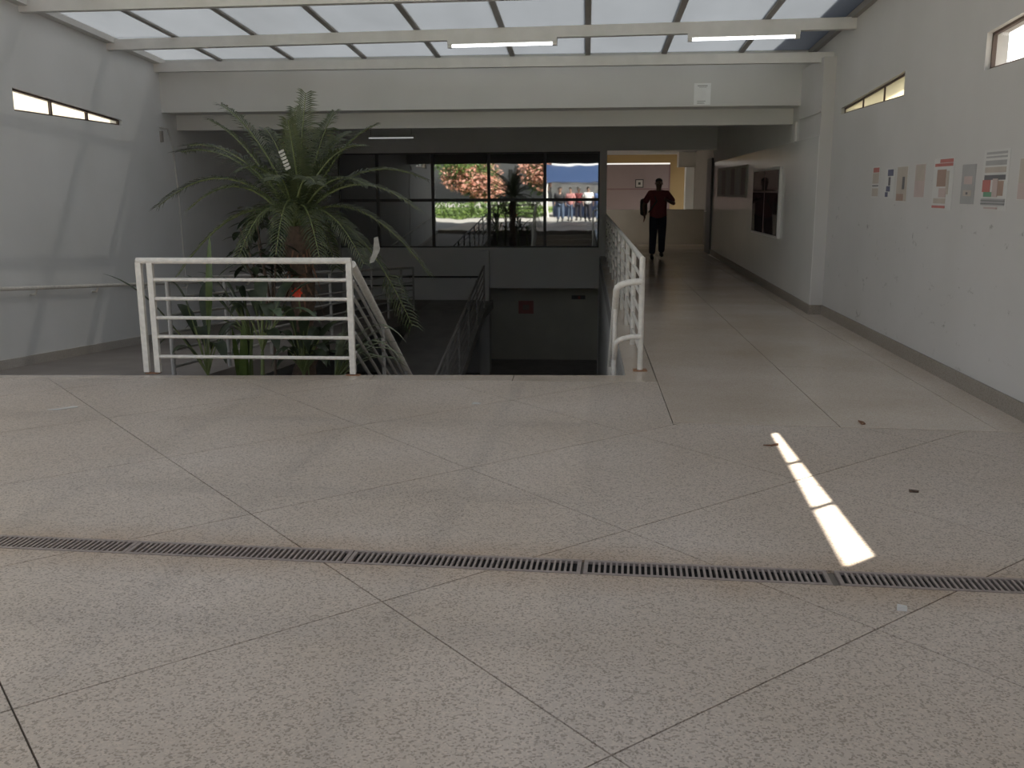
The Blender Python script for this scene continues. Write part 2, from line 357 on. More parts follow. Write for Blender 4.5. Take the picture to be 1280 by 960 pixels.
GL = {0: 'slotted drain grate in line with the ramp mouth by the left wall', 1: 'slotted drain grate in line with the left end post of the front railing', 2: 'slotted drain grate in line with the palm behind the railing',
      3: 'slotted drain grate in line with the left half of the stair opening', 4: 'slotted drain grate with a pale scrap on its rim, in line with the corridor mouth', 5: 'slotted drain grate touched by the tip of the sun patch', 6: 'slotted drain grate ending the row at the right wall'}
for q, x0 in enumerate((-4.005, -3.005, -2.005, -1.003, .005, 1.035, 2.037)):
    if q < 6: grate(x0, q)
grate(2.037, 6, 37, .92)
panel([(XL, drain_y(XL) - WG + .003), (-4.01, drain_y(-4.01) - WG + .003), (-4.01, drain_y(-4.01) + WG - .003), (XL, drain_y(XL) + WG - .003)], 'skirt')
# ------------------------------------------------------------------ walls
T = .16
def wall_x(name, xf, side, y0, y1, z0, zt, holes, mat, label):     # wall in plane x, holes: (ya, yb, sill, top at ya, top at yb); zt(y) top
    mb = MB(); a, b = (xf - T, xf) if side < 0 else (xf, xf + T)
    cur = y0
    for (ya, yb, s, ta, tb) in sorted(holes):
        mb.prism([(cur, z0), (ya, z0), (ya, zt(ya)), (cur, zt(cur))], 0, a, b)
        mb.prism([(ya, z0), (yb, z0), (yb, s), (ya, s)], 0, a, b)
        mb.prism([(ya, ta), (yb, tb), (yb, zt(yb)), (ya, zt(ya))], 0, a, b); cur = yb
    mb.prism([(cur, z0), (y1, z0), (y1, zt(y1)), (cur, zt(cur))], 0, a, b)
    return struct(name, mb, mat, label)
WR1 = (9.55, 11.80, 2.41, 2.64, 2.482); WR2 = (5.45, 7.70, 2.42, 2.86, 2.69); WR3 = (1.3, 3.5, 2.42, 3.1, 2.98)
WL1 = (9.86, 12.22, 2.40, 2.638, 2.472)
top = lambda y: roof_z(y) + .25
wall_x('wall_left', XL, -1, 8.3, YW + .2, -3.0, lambda y: top(y) if y < 14 else 3.35, [WL1], 'white', 'white left wall with a slanted strip window')
wall_x('wall_right', XR, 1, Y0, 12.13, -.25, lambda y: roof_z(y) + .5, [WR1, WR2], 'white_r', 'white right wall with slanted strip windows and posters')  # top raised above the roof, out of view, to shade the last skylight bay
# ---- pilaster step and corridor wall
XCF = lambda y: 2.83 + .019 * (y - 12.13)
pil = MB(); pil.prism([(2.83, 12.13), (XR + T, 12.13), (XR + T, 13.42), (XCF(13.42), 13.42)], 2, -.25, 3.11)
struct('wall_right_pilaster', pil, 'white_r', 'white wall step where the corridor wall begins')
wup = MB(); wup.box(XR, XR + T, 12.13, 14, 3.11, 4.1)  # unseen extra height, added to shade the far corner of the skylight
struct('wall_right_top', wup, 'white_r', 'upper end of the right wall raised above the step to shade the skylight')
wc = MB(); wc.prism([(XCF(13.42), 13.42), (3.3, 13.42), (3.4, 23.6), (XCF(23.6), 23.6)], 2, -.25, 3.0)
cw = struct('wall_corridor', wc, 'white_rear', 'grey-white corridor wall')
MB().prism([(XCF(12.14) - .006, 12.14), (XCF(12.14), 12.14), (XCF(23.6), 23.6), (XCF(23.6) - .006, 23.6)], 2, .121, 2.19).build('glossy_dado', 'gloss', cw)
MB().prism([(2.815, 12.14), (2.83, 12.14), (XCF(13.4), 13.4), (XCF(13.4) - .015, 13.4)], 2, 2.465, 2.485).build('ledge_strip', 'white_r', cw)
# ---- rear wall: window band, parts around corridor opening, opening to the lower level
rw = MB()
rw.box(XL, .31, YW, YW + .2, 2.45, 3.0).box(XL, .31, YW, YW + .2, -.78, .2).box(XL, -2.33, YW, YW + .2, ZLOW, -.78).box(.31, .48, YW, YW + .2, ZLOW, 3.0).box(.48, 3.03, YW, YW + .2, 2.47, 3.0)
struct('wall_back', rw, 'white_rear', 'dark grey rear wall around the wide window')
cp = MB(); cp.box(-2.57, -2.33, YW - .22, YW - .001, ZLOW, .14)
struct('wall_back_column', cp, 'white_rear', 'grey column below the rear window')
# ---- lower level
lw = MB(); lw.box(XS1, .5, edge_y(.3), 25.2, ZLOW, -.25)
struct('wall_stairwell_right', lw, 'white_rear', 'grey wall of the stair well below the corridor')
lf = MB(); lf.box(XL, 4, 8.2, 25.2, ZLOW - .2, ZLOW)
struct('floor_lower', lf, 'conc_d', 'dark lower floor at the foot of the stairs')
lb = MB(); lb.box(XL, .6, 25.0, 25.2, ZLOW, -.6)
struct('wall_lower_back', lb, 'olive', 'dim olive wall of the lower level')
lc = MB(); lc.box(XL, .5, YW + .2, 25.2, -.78, -.6); struct('ceiling_lower', lc, 'conc_d', 'lower level ceiling under the rear window')
fw_ = MB(); fw_.box(XL, 4.0, 7.2, edge_y(-4) - .12, ZLOW, -.25); struct('wall_lower_front', fw_, 'conc_d', 'wall below the main floor edge')
# ---- beams and rear ceiling
fa = MB(); fa.box(XL, 2.86, 13.42, 13.62, 2.655, 3.37).box(2.86, XR + T, 13.42, 13.62, 3.11, 3.37); struct('wall_fascia', fa, 'beam', 'grey-white fascia beam above the stair well')
b2 = MB(); b2.box(XL, XCF(13.9), 13.9, 14.1, 2.44, 3.0); struct('trim_2', b2, 'beam', 'lower brownish beam behind the fascia')
ce = MB(); ce.box(XL, XR + .2, 13.62, 23.2, 3.0, 3.2); struct('ceiling', ce, 'white_rear', 'dark flat ceiling over the stair well and corridor')
ce2 = MB(); ce2.box(XL, XCF(13.62), 13.62, 13.9, 2.655, 3.0); struct('trim_3', ce2, 'beam', 'soffit between the two beams')
# ---- baseboards
def base(name, poly, z0, z1, label): return struct(name, MB().prism(poly, 2, z0, z1), 'skirt', label)
base('baseboard_right', [(XR - .02, Y0), (XR, Y0), (XR, 12.13), (XR - .02, 12.13)], 0, .12, 'terrazzo skirting along the right wall')
base('baseboard_step', [(2.81, 12.11), (XR - .02, 12.11), (XR - .02, 12.13), (2.81, 12.13)], 0, .12, 'terrazzo skirting across the wall step')
base('baseboard_corridor', [(2.81, 12.13), (2.83, 12.13), (XCF(23.6), 23.6), (XCF(23.6) - .02, 23.6)], 0, .12, 'terrazzo skirting along the corridor wall')
def ramp_z(y): return -.236 - .0705 * (y - 9.115)
bl = MB(); bl.prism([(8.3, ramp_z(8.3)), (21, ramp_z(21)), (21, ramp_z(21) + .1), (8.3, ramp_z(8.3) + .1)], 0, XL, XL + .02)
struct('baseboard_left', bl, 'skirt_l', 'skirting that follows the ramp down the left wall')
eb = MB(); eb.prism([(Y0, roof_z(Y0) - .32), (8.3, roof_z(8.3) - .32), (8.3, roof_z(8.3) + .05), (Y0, roof_z(Y0) + .05)], 0, XL - .16, XL - .02); struct('trim_5', eb, 'steel_w', 'eave beam carrying the skylight beyond the left wall end')
nw = MB(); nw.box(-10.2, -9.0, 9.2, 30, -.02, 7.0); struct('wall_neighbour', nw, plain('cream_render', (.27, .245, .195), .7, .06, 1), 'cream wall of the next building outside the left window')
lg = MB(); lg.prism([(-60, Y0), (XL, Y0), (XL, 8.3), (XL - .16, 8.3), (XL - .16, 34), (-60, 34)], 2, -.3, -.02); struct('ground_side', lg, 'asphalt', 'paved ground beside the building')
# ---- ramps
ra = MB(); ra.prism([(7.8, ramp_z(7.8)), (21, ramp_z(21)), (YW, ramp_z(21)), (YW, ramp_z(21) - .2), (21, ramp_z(21) - .2), (7.8, ramp_z(7.8) - .2)], 0, XL, XRAMP + .05)
struct('floor_ramp', ra, 'ramp', 'ramp going down along the left wall')
def ramp2_z(y): return ramp_z(21) - .165 * (21 - y)
rb = MB(); rb.prism([(11.5, ramp2_z(11.5)), (21, ramp2_z(21)), (YW, ramp2_z(21)), (YW, ramp2_z(21) - .2), (21, ramp2_z(21) - .2), (11.5, ramp2_z(11.5) - .2)], 0, XRAMP + .05, -2.25)
struct('floor_ramp_return', rb, 'conc', 'return ramp coming back down beside the stairs')

# ------------------------------------------------------------------ slanted strip windows
def strip_window(name, xf, side, hole, mat, frame, label, npane=3):
    ya, yb, s, ta, tb = hole; x = xf + side * .055
    tp = lambda y: ta + (tb - ta) * (y - ya) / (yb - ya)
    fr = MB(); d = .02; x0, x1 = x - .015, x + .015
    fr.prism([(ya, s), (yb, s), (yb, s + d), (ya, s + d)], 0, x0, x1).prism([(ya, tp(ya) - d), (yb, tp(yb) - d), (yb, tp(yb)), (ya, tp(ya))], 0, x0, x1)
    ys = [ya + (yb - ya) * i / npane for i in range(npane + 1)]
    for i, y in enumerate(ys):
        a, b = (y, y + d) if i == 0 else (y - d, y) if i == npane else (y - d * .7, y + d * .7)
        fr.prism([(a, s + d * .5), (b, s + d * .5), (b, tp(b) - d * .5), (a, tp(a) - d * .5)], 0, x0, x1)
    o = struct(name, fr, frame, label)
    for a, b in zip(ys[:-1], ys[1:]):
        MB().prism([(a + .01, s + .012), (b - .01, s + .012), (b - .01, tp(b - .01) - .012), (a + .01, tp(a + .01) - .012)], 0, x - .004, x + .004).build('pane', mat, o)
strip_window('window_1', XL, -1, WL1, 'clear', 'frame_b', 'slanted three-pane strip window in the left wall')
strip_window('window_2', XR, 1, WR1, 'cream', 'frame_b', 'slanted three-pane strip window above the small posters')
strip_window('window_3', XR, 1, WR2, 'clear', 'frame_b', 'slanted strip window with clear panes nearer the open end')
# ---- big rear window
gx = [XL, -5.045, -3.694, -2.336, -.99, .31]; gz = [.2, 1.335, 2.45]
wf = MB(); d = .035
for x in gx: wf.box(max(x - d, XL), min(x + d, .31), YW + .02, YW + .09, .2, 2.45)
for z in gz: wf.box(XL, .31, YW + .021, YW + .089, max(z - d, .2), min(z + d, 2.45))
win = struct('window_4', wf, 'frame', 'wide dark-framed window reflecting the street outside')
TH = .0
for i in range(5):
    for j in range(2):
        MB().box(gx[i] + .02, gx[i + 1] - .02, YW + .05, YW + .056, gz[j] + .02, gz[j + 1] - .02).build('pane', 'mirror', win)

# ------------------------------------------------------------------ skylight
PUR = [(13.33, 3.19, 3.31), (12.03, 3.30, 3.425)] + [(10.17 - 1.5 * k, roof_z(10.17 - 1.5 * k) - .13, roof_z(10.17 - 1.5 * k) - .005) for k in range(8)]
sk = bpy.data.objects.new('ceiling_skylight', None); COL.objects.link(sk); sk.location = (0, 6, 3.5)
tag(sk, 'sloping skylight roof of pale translucent sheets on purlins', None, None, 'structure')
for i, (y, z0, z1) in enumerate(PUR):
    skew = -.112 if i == 0 else -.07 if i == 1 else -.03
    yl, yr = y, y + skew * (XR - XL); dzr = -.13 if i == 0 else 0
    mb = MB(); hw = .05
    xa, xb = XL, XR
    mb.add([(xa, yl - hw, z0), (xb, yr - hw, z0 + dzr), (xb, yr + hw, z0 + dzr), (xa, yl + hw, z0), (xa, yl - hw, z1), (xb, yr - hw, z1 + dzr), (xb, yr + hw, z1 + dzr), (xa, yl + hw, z1)],
           [(3, 2, 1, 0), (4, 5, 6, 7), (0, 1, 5, 4), (1, 2, 6, 5), (2, 3, 7, 6), (3, 0, 4, 7)])
    mb.build('purlin', 'steel_w', sk)
RX = [1.021 * k for k in range(-5, 3)]
for x in RX:
    MB().prism([(Y0, roof_z(Y0) - .02), (13.42, roof_z(13.42) - .02), (13.42, roof_z(13.42) + .03), (Y0, roof_z(Y0) + .03)], 0, x - .034, x + .034).build('glazing_bar', 'bar', sk)
ex = [XL] + RX + [XR]; ey = [13.42, 12.03, 10.17, 7.17, 4.17, 1.17, Y0]
for i in range(len(ex) - 1):
    for j in range(len(ey) - 1):
        a, b = ex[i] + .012, ex[i + 1] - .012; c, dd = ey[j + 1], ey[j]
        if i == 0: a = XL + .10
        MB().prism([(c, roof_z(c)), (dd, roof_z(dd)), (dd, roof_z(dd) + .012), (c, roof_z(c) + .012)], 0, a, b).build('skylight_sheet', 'sheet', sk)
for xa, xb in ((XL, XL + .11), (XR - .06, XR)):
    MB().prism([(Y0, roof_z(Y0) - .07), (13.42, roof_z(13.42) - .07), (13.42, roof_z(13.42) + .05), (Y0, roof_z(Y0) + .05)], 0, xa, xb).build('edge_flashing', 'bar' if xa > 0 else 'steel_w', sk)

# ------------------------------------------------------------------ tube lights
def tube_light(a, b, z, label, mat='led', group=None):
    c = ((a[0] + b[0]) / 2, (a[1] + b[1]) / 2, z); L = math.hypot(b[0] - a[0], b[1] - a[1]); t = thing('tube_light', label, 'light', c, group, math.atan2(b[1] - a[1], b[0] - a[0]))
    for nm, mb, mt in (('housing', MB().box(-L / 2, L / 2, -.045, .045, .0, .045), 'steel_w'), ('tube', MB().tube([(-L / 2 + .05, 0, -.018), (L / 2 - .05, 0, -.018)], .016, 10), mat),
                       ('end_cap', MB().box(-L / 2, -L / 2 + .05, -.03, .03, -.04, .0), 'steel_w'), ('end_cap', MB().box(L / 2 - .05, L / 2, -.03, .03, -.04, .0), 'steel_w')):
        o = mb.build(nm, mt); o.parent = t
tube_light((-1.66, 11.72), (-.36, 11.63), 3.255, 'lit white tube light under the skylight purlin, towards the palm')
tube_light((1.14, 11.52), (2.38, 11.43), 3.255, 'lit white tube light under the skylight purlin, by the right wall')
tube_light((-5.1, 22.3), (-3.95, 22.3), 2.78, 'dim tube light on the dark rear ceiling above the window', 'led_dim')
for x in (-5.0, -4.05): MB().tube([(x, 22.3, 2.82), (x, 22.3, 3.0)], .008, 6).build('hanger', 'bar', bpy.data.objects['tube_light.002'])

# ------------------------------------------------------------------ railings
ZB = [.15, .325, .49, .655, .818]
def front_rail():
    t = thing('railing', 'cream painted steel railing with five bars in front of the palm', 'railing', (-3.78, 7.85, 0))
    y = 7.85
    MB().tube([(-3.83, y, .98), (-1.965, y, .98)], .027, 12).build('top_rail', 'rail', t, True)
    for z in ZB: MB().tube([(-3.72, y, z), (-2.0, y, z)], .0155, 8).build('bar', 'rail', t, True)
    for x in (-3.815, -3.715, -1.985): MB().box(x - .024, x + .024, y - .02, y + .02, .012, .965).build('post', 'rail', t)
    for x in (-3.765, -1.985): MB().box(x - .06, x + .06, y - .03, y + .03, 0, .006).build('foot_plate', 'rust', t)
front_rail()
def long_rail():
    t = thing('railing', 'cream painted railing running back along the corridor beside the stair well', 'railing', (.49, 7.95, 0))
    x = .485
    MB().tube([(x, 8.2, .97), (x, 22.9, .97)], .025, 10).build('top_rail', 'rail', t, True)
    for z in (.16, .33, .49, .65, .81): MB().tube([(x, 8.2, z), (x, 22.9, z)], .0155, 8).build('bar', 'rail', t, True)
    for k in range(11): 
        y = 8.2 + k * 1.44
        MB().tube([(x, y, 0), (x, y, .985)], .025, 10).build('post', 'rail', t, True)
    MB().box(x - .06, x + .06, 8.15, 8.25, 0, .008).build('foot_plate', 'rust', t)
long_rail()
SL = .585                                                        # slope of the stairs
def stair_rail(x, xin, zt, zl, label, mat, y0=8.05):
    t = thing('handrail', label, 'handrail', (x, y0, 0))
    def bent(z):
        pts = [(x, y0 + .12, z)]
        for k in range(7):
            a = k / 6 * math.pi / 2; pts.append((xin + (.09 if xin > x else -.09) * -1 * (1 - math.sin(a)) if False else xin + (x - xin) * (1 - math.sin(a)), y0 + .12 + .02 * (1 - math.cos(a)), z - .07 * (1 - math.cos(a))))
        p = pts[-1]; pts.append((xin, p[1] + 4.6, p[2] - 4.6 * SL)); return pts
    MB().tube(bent(zt), .028, 10).build('upper_tube', mat, t, True)
    MB().tube(bent(zl), .022, 10).build('lower_tube', mat, t, True)
    for k in range(4):
        y = y0 + .45 + k * 1.3; z = -SL * (y - y0 - .12)
        MB().tube([(xin, y, z - .12), (xin, y, zt + z - .06)], .02, 8).build('post', mat, t, True)
stair_rail(.47, .262, .80, .335, 'bent double handrail going down the stairs beside the corridor railing', 'rail', 7.86)
def left_stair_rail():
    t = thing('railing', 'sloping stair railing with parallel bars beside the palm bed', 'railing', (-2.02, 8.1, 0))
    x = -2.02
    def ln(z): return [(x, 8.1, z), (x, 12.9, z - 4.8 * SL)]
    MB().tube(ln(.93), .036, 10).build('top_rail', 'rail', t, True)
    for z in (.16, .33, .49, .65, .79): MB().tube(ln(z), .015, 8).build('bar', 'rail_d', t, True)
    for k in range(1, 5):
        y = 8.1 + k * 1.15; z = -SL * (y - 8.1); MB().tube([(x, y, z - .2), (x, y, z + .9)], .02, 8).build('post', 'rail_d', t, True)
left_stair_rail()
def ramp_rail(x, y0, y1, zf, label, mat, n, hs=(.95, .79, .63, .47, .31, .15), sub=None):
    t = thing('railing', label, 'railing', (x, y0, zf(y0)))
    for i, h in enumerate(hs): MB().tube([(x, y0, zf(y0) + h), (x, y1, zf(y1) + h)], .024 if i == 0 else .0145, 8).build('top_rail' if i == 0 else 'bar', mat, t, True)
    for k in range(n + 1):
        y = y0 + (y1 - y0) * k / n; MB().tube([(x, y, zf(y)), (x, y, zf(y) + hs[0])], .022, 8).build('post', mat, t, True)
ramp_rail(XRAMP, 8.3, 20.6, lambda y: ramp_z(y) + .0, 'grey railing along the inner edge of the ramp, behind the plants', 'rail_d', 9)
ramp_rail(-2.3, 12.5, 21.4, lambda y: ramp2_z(min(y, 21)), 'dark railing of the return ramp in the stair well', 'rail_d', 6)
t = thing('handrail', 'horizontal handrail fixed to the dark rear wall below the window', 'handrail', (-3.9, 22.9, -.5))
MB().tube([(-5.6, 22.9, -.5), (-2.6, 22.9, -.5)], .022, 8).build('tube', 'frame', t, True)
MB().tube([(-5.6, 22.9, -.72), (-4.2, 22.9, -.72)], .018, 8).build('tube', 'frame', t, True)
for x in (-5.4, -4.3, -2.8): MB().tube([(x, 22.9, -.5), (x, 22.999, -.54)], .012, 6).build('bracket', 'frame', t, True)
t = thing('handrail', 'white tubular handrail bracketed to the left wall above the ramp', 'handrail', (XL, 10, .5))
hz = lambda y: .588 - .0805 * (y - 9.27)
MB().tube([(XL + .08, 8.4, hz(8.4)), (XL + .08, 20, hz(20))], .022, 10).build('tube', 'rail', t, True)
for y in (8.6, 9.79, 11.08, 12.4, 13.7, 15, 16.3, 17.6, 18.9): MB().tube([(XL + .08, y, hz(y) - .02), (XL + .06, y, hz(y) - .07), (XL, y, hz(y) - .075)], .012, 6).build('bracket', 'rail', t, True)

# ------------------------------------------------------------------ stairs
st = thing('staircase', 'wide flight of terrazzo steps leading down from the floor edge', 'stairs', (-.85, 7.95, 0))
NS = 17; dz = -ZLOW / NS; dy = dz / SL
for k in range(NS - 1):
    y = 7.97 + k * dy; z = -dz * (k + 1)
    MB().box(-1.96, XS1 - .005, y, y + dy + .02, z - dz - .12, z).build('step', 'tread', st)
sw = MB(); sw.prism([(8.0, -.3), (8.0, -.02), (13.0, -.02 - 5 * SL), (13.0, ZLOW), (12.0, ZLOW)], 0, -2.1, -1.965); sw.build('stringer', 'conc', st)
# ------------------------------------------------------------------ planter bed
pb = MB(); pb.box(XRAMP + .06, -2.24, 8.0, 11.3, -1.0, -.75)
tag(pb.build('planting_soil', 'soil'), 'dark soil of the sunken bed behind the front railing', 'soil', None, 'stuff')
pw = MB(); pw.box(XRAMP + .06, -2.12, 11.3, 11.45, ZLOW, -.85).box(-2.24, -2.12, 8.0, 11.3, ZLOW, -.85).box(XRAMP + .06, -2.24, 8.0, 11.3, ZLOW, -1.0)
struct('wall_planter', pw, 'conc', 'concrete walls of the sunken planting bed')

# ------------------------------------------------------------------ plants
def bez(a, c, b, t): return a * ((1 - t) ** 2) + c * (2 * t * (1 - t)) + b * (t * t)
def frond_mesh(a, tip, lift, rnd, ll=.27, n=44, bare=.14, droop=.25):
    c = a.lerp(tip, .45) + Vector((0, 0, lift)); mb = MB(); st_ = MB()
    st_.tube([bez(a, c, tip, i / 10) for i in range(11)], [.016 * (1 - .8 * i / 10) for i in range(11)], 5)
    for k in range(n):
        t = bare + (1 - bare) * (k + .5) / n; p = bez(a, c, tip, t); tg = (bez(a, c, tip, min(1, t + .02)) - bez(a, c, tip, t - .02)).normalized()
        side = tg.cross(Vector((0, 0, 1)))
        if side.length < .5: side = tg.cross(Vector((0, 1, .2)))
        side.normalize(); nor = side.cross(tg)
        prof = min(1, .35 + 2.2 * (t - bare)) * (1 - .5 * max(0, t - .45) / .55)
        for s in (-1, 1):
            L = ll * prof * rnd.uniform(.85, 1.12); d = (side * s * .9 + tg * (.45 + .3 * t) + nor * .22 * rnd.uniform(.6, 1.4)).normalized()
            m = p + d * L * .5 + Vector((0, 0, -.02 * droop)); e = p + d * L + Vector((0, 0, -L * droop * rnd.uniform(.7, 1.3)))
            wv = (tg - d * tg.dot(d)).normalized() * (.0055 + .003 * prof)
            mb.add([p - wv * .4, p + wv * .4, m + wv, m - wv, e], [(0, 1, 2, 3), (3, 2, 4)])
    return mb, st_
def palm():
    C = Vector((-2.84, 9.3, 1.22)); rnd = random.Random(3)
    t = thing('palm', 'feathery green palm with arching fronds growing behind the front railing', 'palm', (-2.84, 9.3, -.75))
    tips = [  # pixel x, y, depth, lift, yellowish
        (382, 116, 9.25, .12, 0), (368, 135, 9.6, .2, 0), (276, 131, 9.5, .42, 0), (262, 150, 9.2, .45, 0), (236, 182, 9.4, .62, 0), (226, 190, 9.9, .6, 0), (198, 258, 9.2, .78, 0), (236, 262, 8.8, .7, 0),
        (222, 345, 8.9, .72, 1), (470, 156, 9.5, .45, 0), (455, 182, 9.1, .5, 0), (440, 165, 9.9, .5, 0), (532, 224, 9.8, .62, 0), (522, 262, 9.1, .72, 0), (538, 345, 9.25, .85, 0), (516, 408, 9.35, .95, 0),
        (455, 330, 8.7, .7, 0), (400, 325, 8.5, .75, 0), (345, 318, 8.5, .8, 0), (298, 322, 8.7, .75, 0), (310, 290, 9.9, .6, 0), (330, 160, 9.9, .4, 0), (418, 140, 9.7, .35, 0), (395, 230, 8.4, .55, 0), (340, 225, 8.5, .5, 0), (360, 150, 9.0, .2, 0), (296, 215, 8.9, .55, 0), (460, 232, 8.9, .55, 0),
        (345, 345, 9.8, .7, 0), (300, 330, 9.6, .7, 0), (420, 335, 9.9, .7, 0)]
    for i, (px, py, Y, lift, ye) in enumerate(tips):
        tip = at_y(px, py, Y); a0 = Vector((C.x + rnd.uniform(-.05, .05), C.y + rnd.uniform(-.05, .05), C.z + rnd.uniform(-.08, .08)))
        L = (tip - a0).length; mb, s_ = frond_mesh(a0, tip, lift * .9, rnd, .17 + .07 * min(1.4, L), int(22 + 26 * L), .10, .3)
        f = mb.build('frond', 'frond_y' if ye else 'frond', t); s_.build('stalk', 'rachis', f)
    tr = MB(); pts = []; rs = []
    for k in range(22):
        z = -.75 + k * (1.22 + .75) / 21; pts.append((-2.84 + .02 * math.sin(k), 9.3, z)); rs.append(.105 + .025 * (k % 2) + (.03 if k > 16 else 0))
    tr.tube(pts, rs, 12).build('trunk', 'trunk', t, True)
    lb_ = MB()
    for k in range(60):
        z = rnd.uniform(.55, 1.15); a = rnd.uniform(0, 2 * math.pi); p = Vector((-2.84 + .12 * math.cos(a), 9.3 + .12 * math.sin(a), z))
        q = p + Vector((.10 * math.cos(a), .10 * math.sin(a), -rnd.uniform(.05, .3))); s_ = Vector((-math.sin(a), math.cos(a), 0)) * .012
        lb_.add([p - s_, p + s_, q + s_ * .4, q - s_ * .4], [(0, 1, 2, 3)])
    lb_.build('dry_leaf_base', 'fibre', t)
    e = at_y(470, 297, 9.15); dl = MB()   # hanging withered leaf
    dl.add([e + Vector((-.02, 0, 0)), e + Vector((.02, 0, .01)), e + Vector((.035, .01, -.12)), e + Vector((-.035, .01, -.13)), e + Vector((-.03, 0, -.24)), e + Vector((-.08, 0, -.25))], [(0, 1, 2, 3), (3, 2, 4, 5)])
    dl.build('withered_leaf', 'dry', t)
    e0, e1 = at_y(351, 188, 8.95), at_y(361, 213, 8.9); sd = (e1 - e0).cross(Vector((0, 1, 0))).normalized() * .03; dl = MB()
    for k in range(6):
        p = e0.lerp(e1, k / 6); q = e0.lerp(e1, (k + .7) / 6); dl.add([p - sd, p + sd, q + sd * .8, q - sd * .8], [(0, 1, 2, 3)])
    dl.build('sunlit_leaflet', 'dry', t)  # pale colour painted in for sun falling on a bit of frond
    return t
palm()
def leaf_mesh(a, c, b, wid, fold=.25, n=9, peak=.55, stem=.25):
    mb = MB(); st_ = MB(); k0 = None; rows = []
    for i in range(n + 1):
        t = stem + (1 - stem) * i / n; p = bez(a, c, b, t); tg = (bez(a, c, b, min(1, t + .03)) - bez(a, c, b, t - .03)).normalized()
        sd = tg.cross(Vector((0, 0, 1)))
        if sd.length < .1: sd = Vector((1, 0, 0))
        sd.normalize(); nr = sd.cross(tg); u = i / n
        wdt = wid * (math.sin(math.pi * min(1, u / peak) / 2) if u < peak else math.cos(math.pi / 2 * (u - peak) / (1 - peak)) ** .8) + .0015
        rows.append((p - sd * wdt + nr * wdt * fold, p, p + sd * wdt + nr * wdt * fold))
    vs_ = [q for r in rows for q in r]; fs = []
    for i in range(n):
        for j in range(2): fs.append((i * 3 + j, i * 3 + j + 1, i * 3 + j + 4, i * 3 + j + 3))
    mb.add(vs_, fs)
    st_.tube([bez(a, c, b, stem * i / 4) for i in range(5)] + [bez(a, c, b, stem + .2)], [.009, .009, .008, .008, .007, .004], 6)
    return mb, st_
def leafy(name, label, base, leaves, mat, wid, peak=.55, stem=.25, cat='plant'):
    base = Vector(base); t = thing(name, label, cat, (base.x, base.y, -.75))
    if base.z > -.7: MB().tube([(base.x + .03, base.y + .02, -.75), (base.x - .02, base.y, base.z * .5 - .37), base], [.03, .025, .015], 8).build('stem', 'rachis', t, True)
    for L in leaves:
        tip, lift = Vector(L[0]), L[1]; m_ = L[2] if len(L) > 2 and L[2] else mat; w_ = L[3] if len(L) > 3 else wid
        c = base.lerp(tip, .5) + Vector((0, 0, lift)); mb, s_ = leaf_mesh(base, c, tip, w_, peak=peak, stem=stem)
        o = mb.build('leaf', m_, t, True); s_.build('stalk', 'rachis', o)
    return t
# broad-leaved plants through and behind the railing (tips given by where they hang in the bed)
leafy('broadleaf_plant', 'broad dark-leaved plant at the left post of the front railing', (-3.5, 8.4, -.12),
      [(at_y(128, 342, 8.2), .35, None, .03), (at_y(208, 352, 8.25), .5), (at_y(215, 443, 8.2), .3), (at_y(283, 455, 8.15), .5), (at_y(250, 415, 8.5), .4), (at_y(300, 408, 8.6), .35), (at_y(222, 380, 8.6), .3), (at_y(262, 292, 8.6), -.1, 'lime', .035), (at_y(258, 352, 8.7), .3), (at_y(196, 436, 8.3), .45)], 'broad', .06)
leafy('broadleaf_plant', 'pale broad-leaved plant drooping over the middle of the front railing', (-2.95, 8.35, .12),
      [(at_y(352, 402, 8.0), .45, 'broad_l', .05), (at_y(338, 408, 8.0), .6), (at_y(310, 365, 8.4), .35), (at_y(395, 352, 8.5), .3), (at_y(402, 405, 8.1), .5, 'broad_l', .035), (at_y(348, 440, 8.0), .4), (at_y(285, 385, 8.3), .4), (at_y(375, 345, 8.9), .3), (at_y(327, 345, 8.8), .3)], 'broad', .06)
leafy('strap_leaved_plant', 'upright lime-green strap-leaved plant in the bed', (-3.2, 8.5, -.75),
      [(at_y(304, 398, 8.5), .05, 'lime', .04), (at_y(302, 420, 8.45), .03, 'lime', .035), (at_y(318, 395, 8.6), .05, None, .03), (at_y(290, 410, 8.6), .1, None, .03)], 'lime', .04, .6, .1)
rl = random.Random(11)
leafy('strap_leaved_plant', 'arching pale strap-leaved clump at the right end of the bed', (-2.32, 8.45, -.2),
      [(at_y(rl.uniform(425, 512), rl.uniform(400, 462), rl.uniform(8.1, 8.9)), rl.uniform(.2, .45)) for _ in range(22)] + [(at_y(508, 428, 8.3), .65), (at_y(505, 455, 8.3), .6), (at_y(448, 352, 8.5), .3)], 'strap', .023, .5, .05)
leafy('broadleaf_plant', 'low dense dark plant at the foot of the palm', (-2.65, 8.6, -.15),
      [(at_y(rl.uniform(335, 440), rl.uniform(385, 462), rl.uniform(8.2, 9.2)), rl.uniform(.2, .5)) for _ in range(26)], 'broad', .05)
leafy('broadleaf_plant', 'thin dark-leaved plant between the railing and the ramp', (-3.4, 9.3, .05),
      [(at_y(rl.uniform(225, 330), rl.uniform(340, 455), rl.uniform(8.8, 9.8)), rl.uniform(.2, .5), None, rl.uniform(.02, .045)) for _ in range(16)], 'broad', .035)
sh = thing('leafy_shrub', 'dark bushy shrub crowding the left side of the palm trunk', 'shrub', (-3.12, 9.15, -.75)); rs_ = random.Random(21)
nodes = [at_y(px, py, Y) for px, py, Y in ((318, 262, 9.2), (300, 285, 9.0), (338, 280, 9.4), (322, 300, 9.0), (296, 305, 9.2), (345, 305, 9.1))]
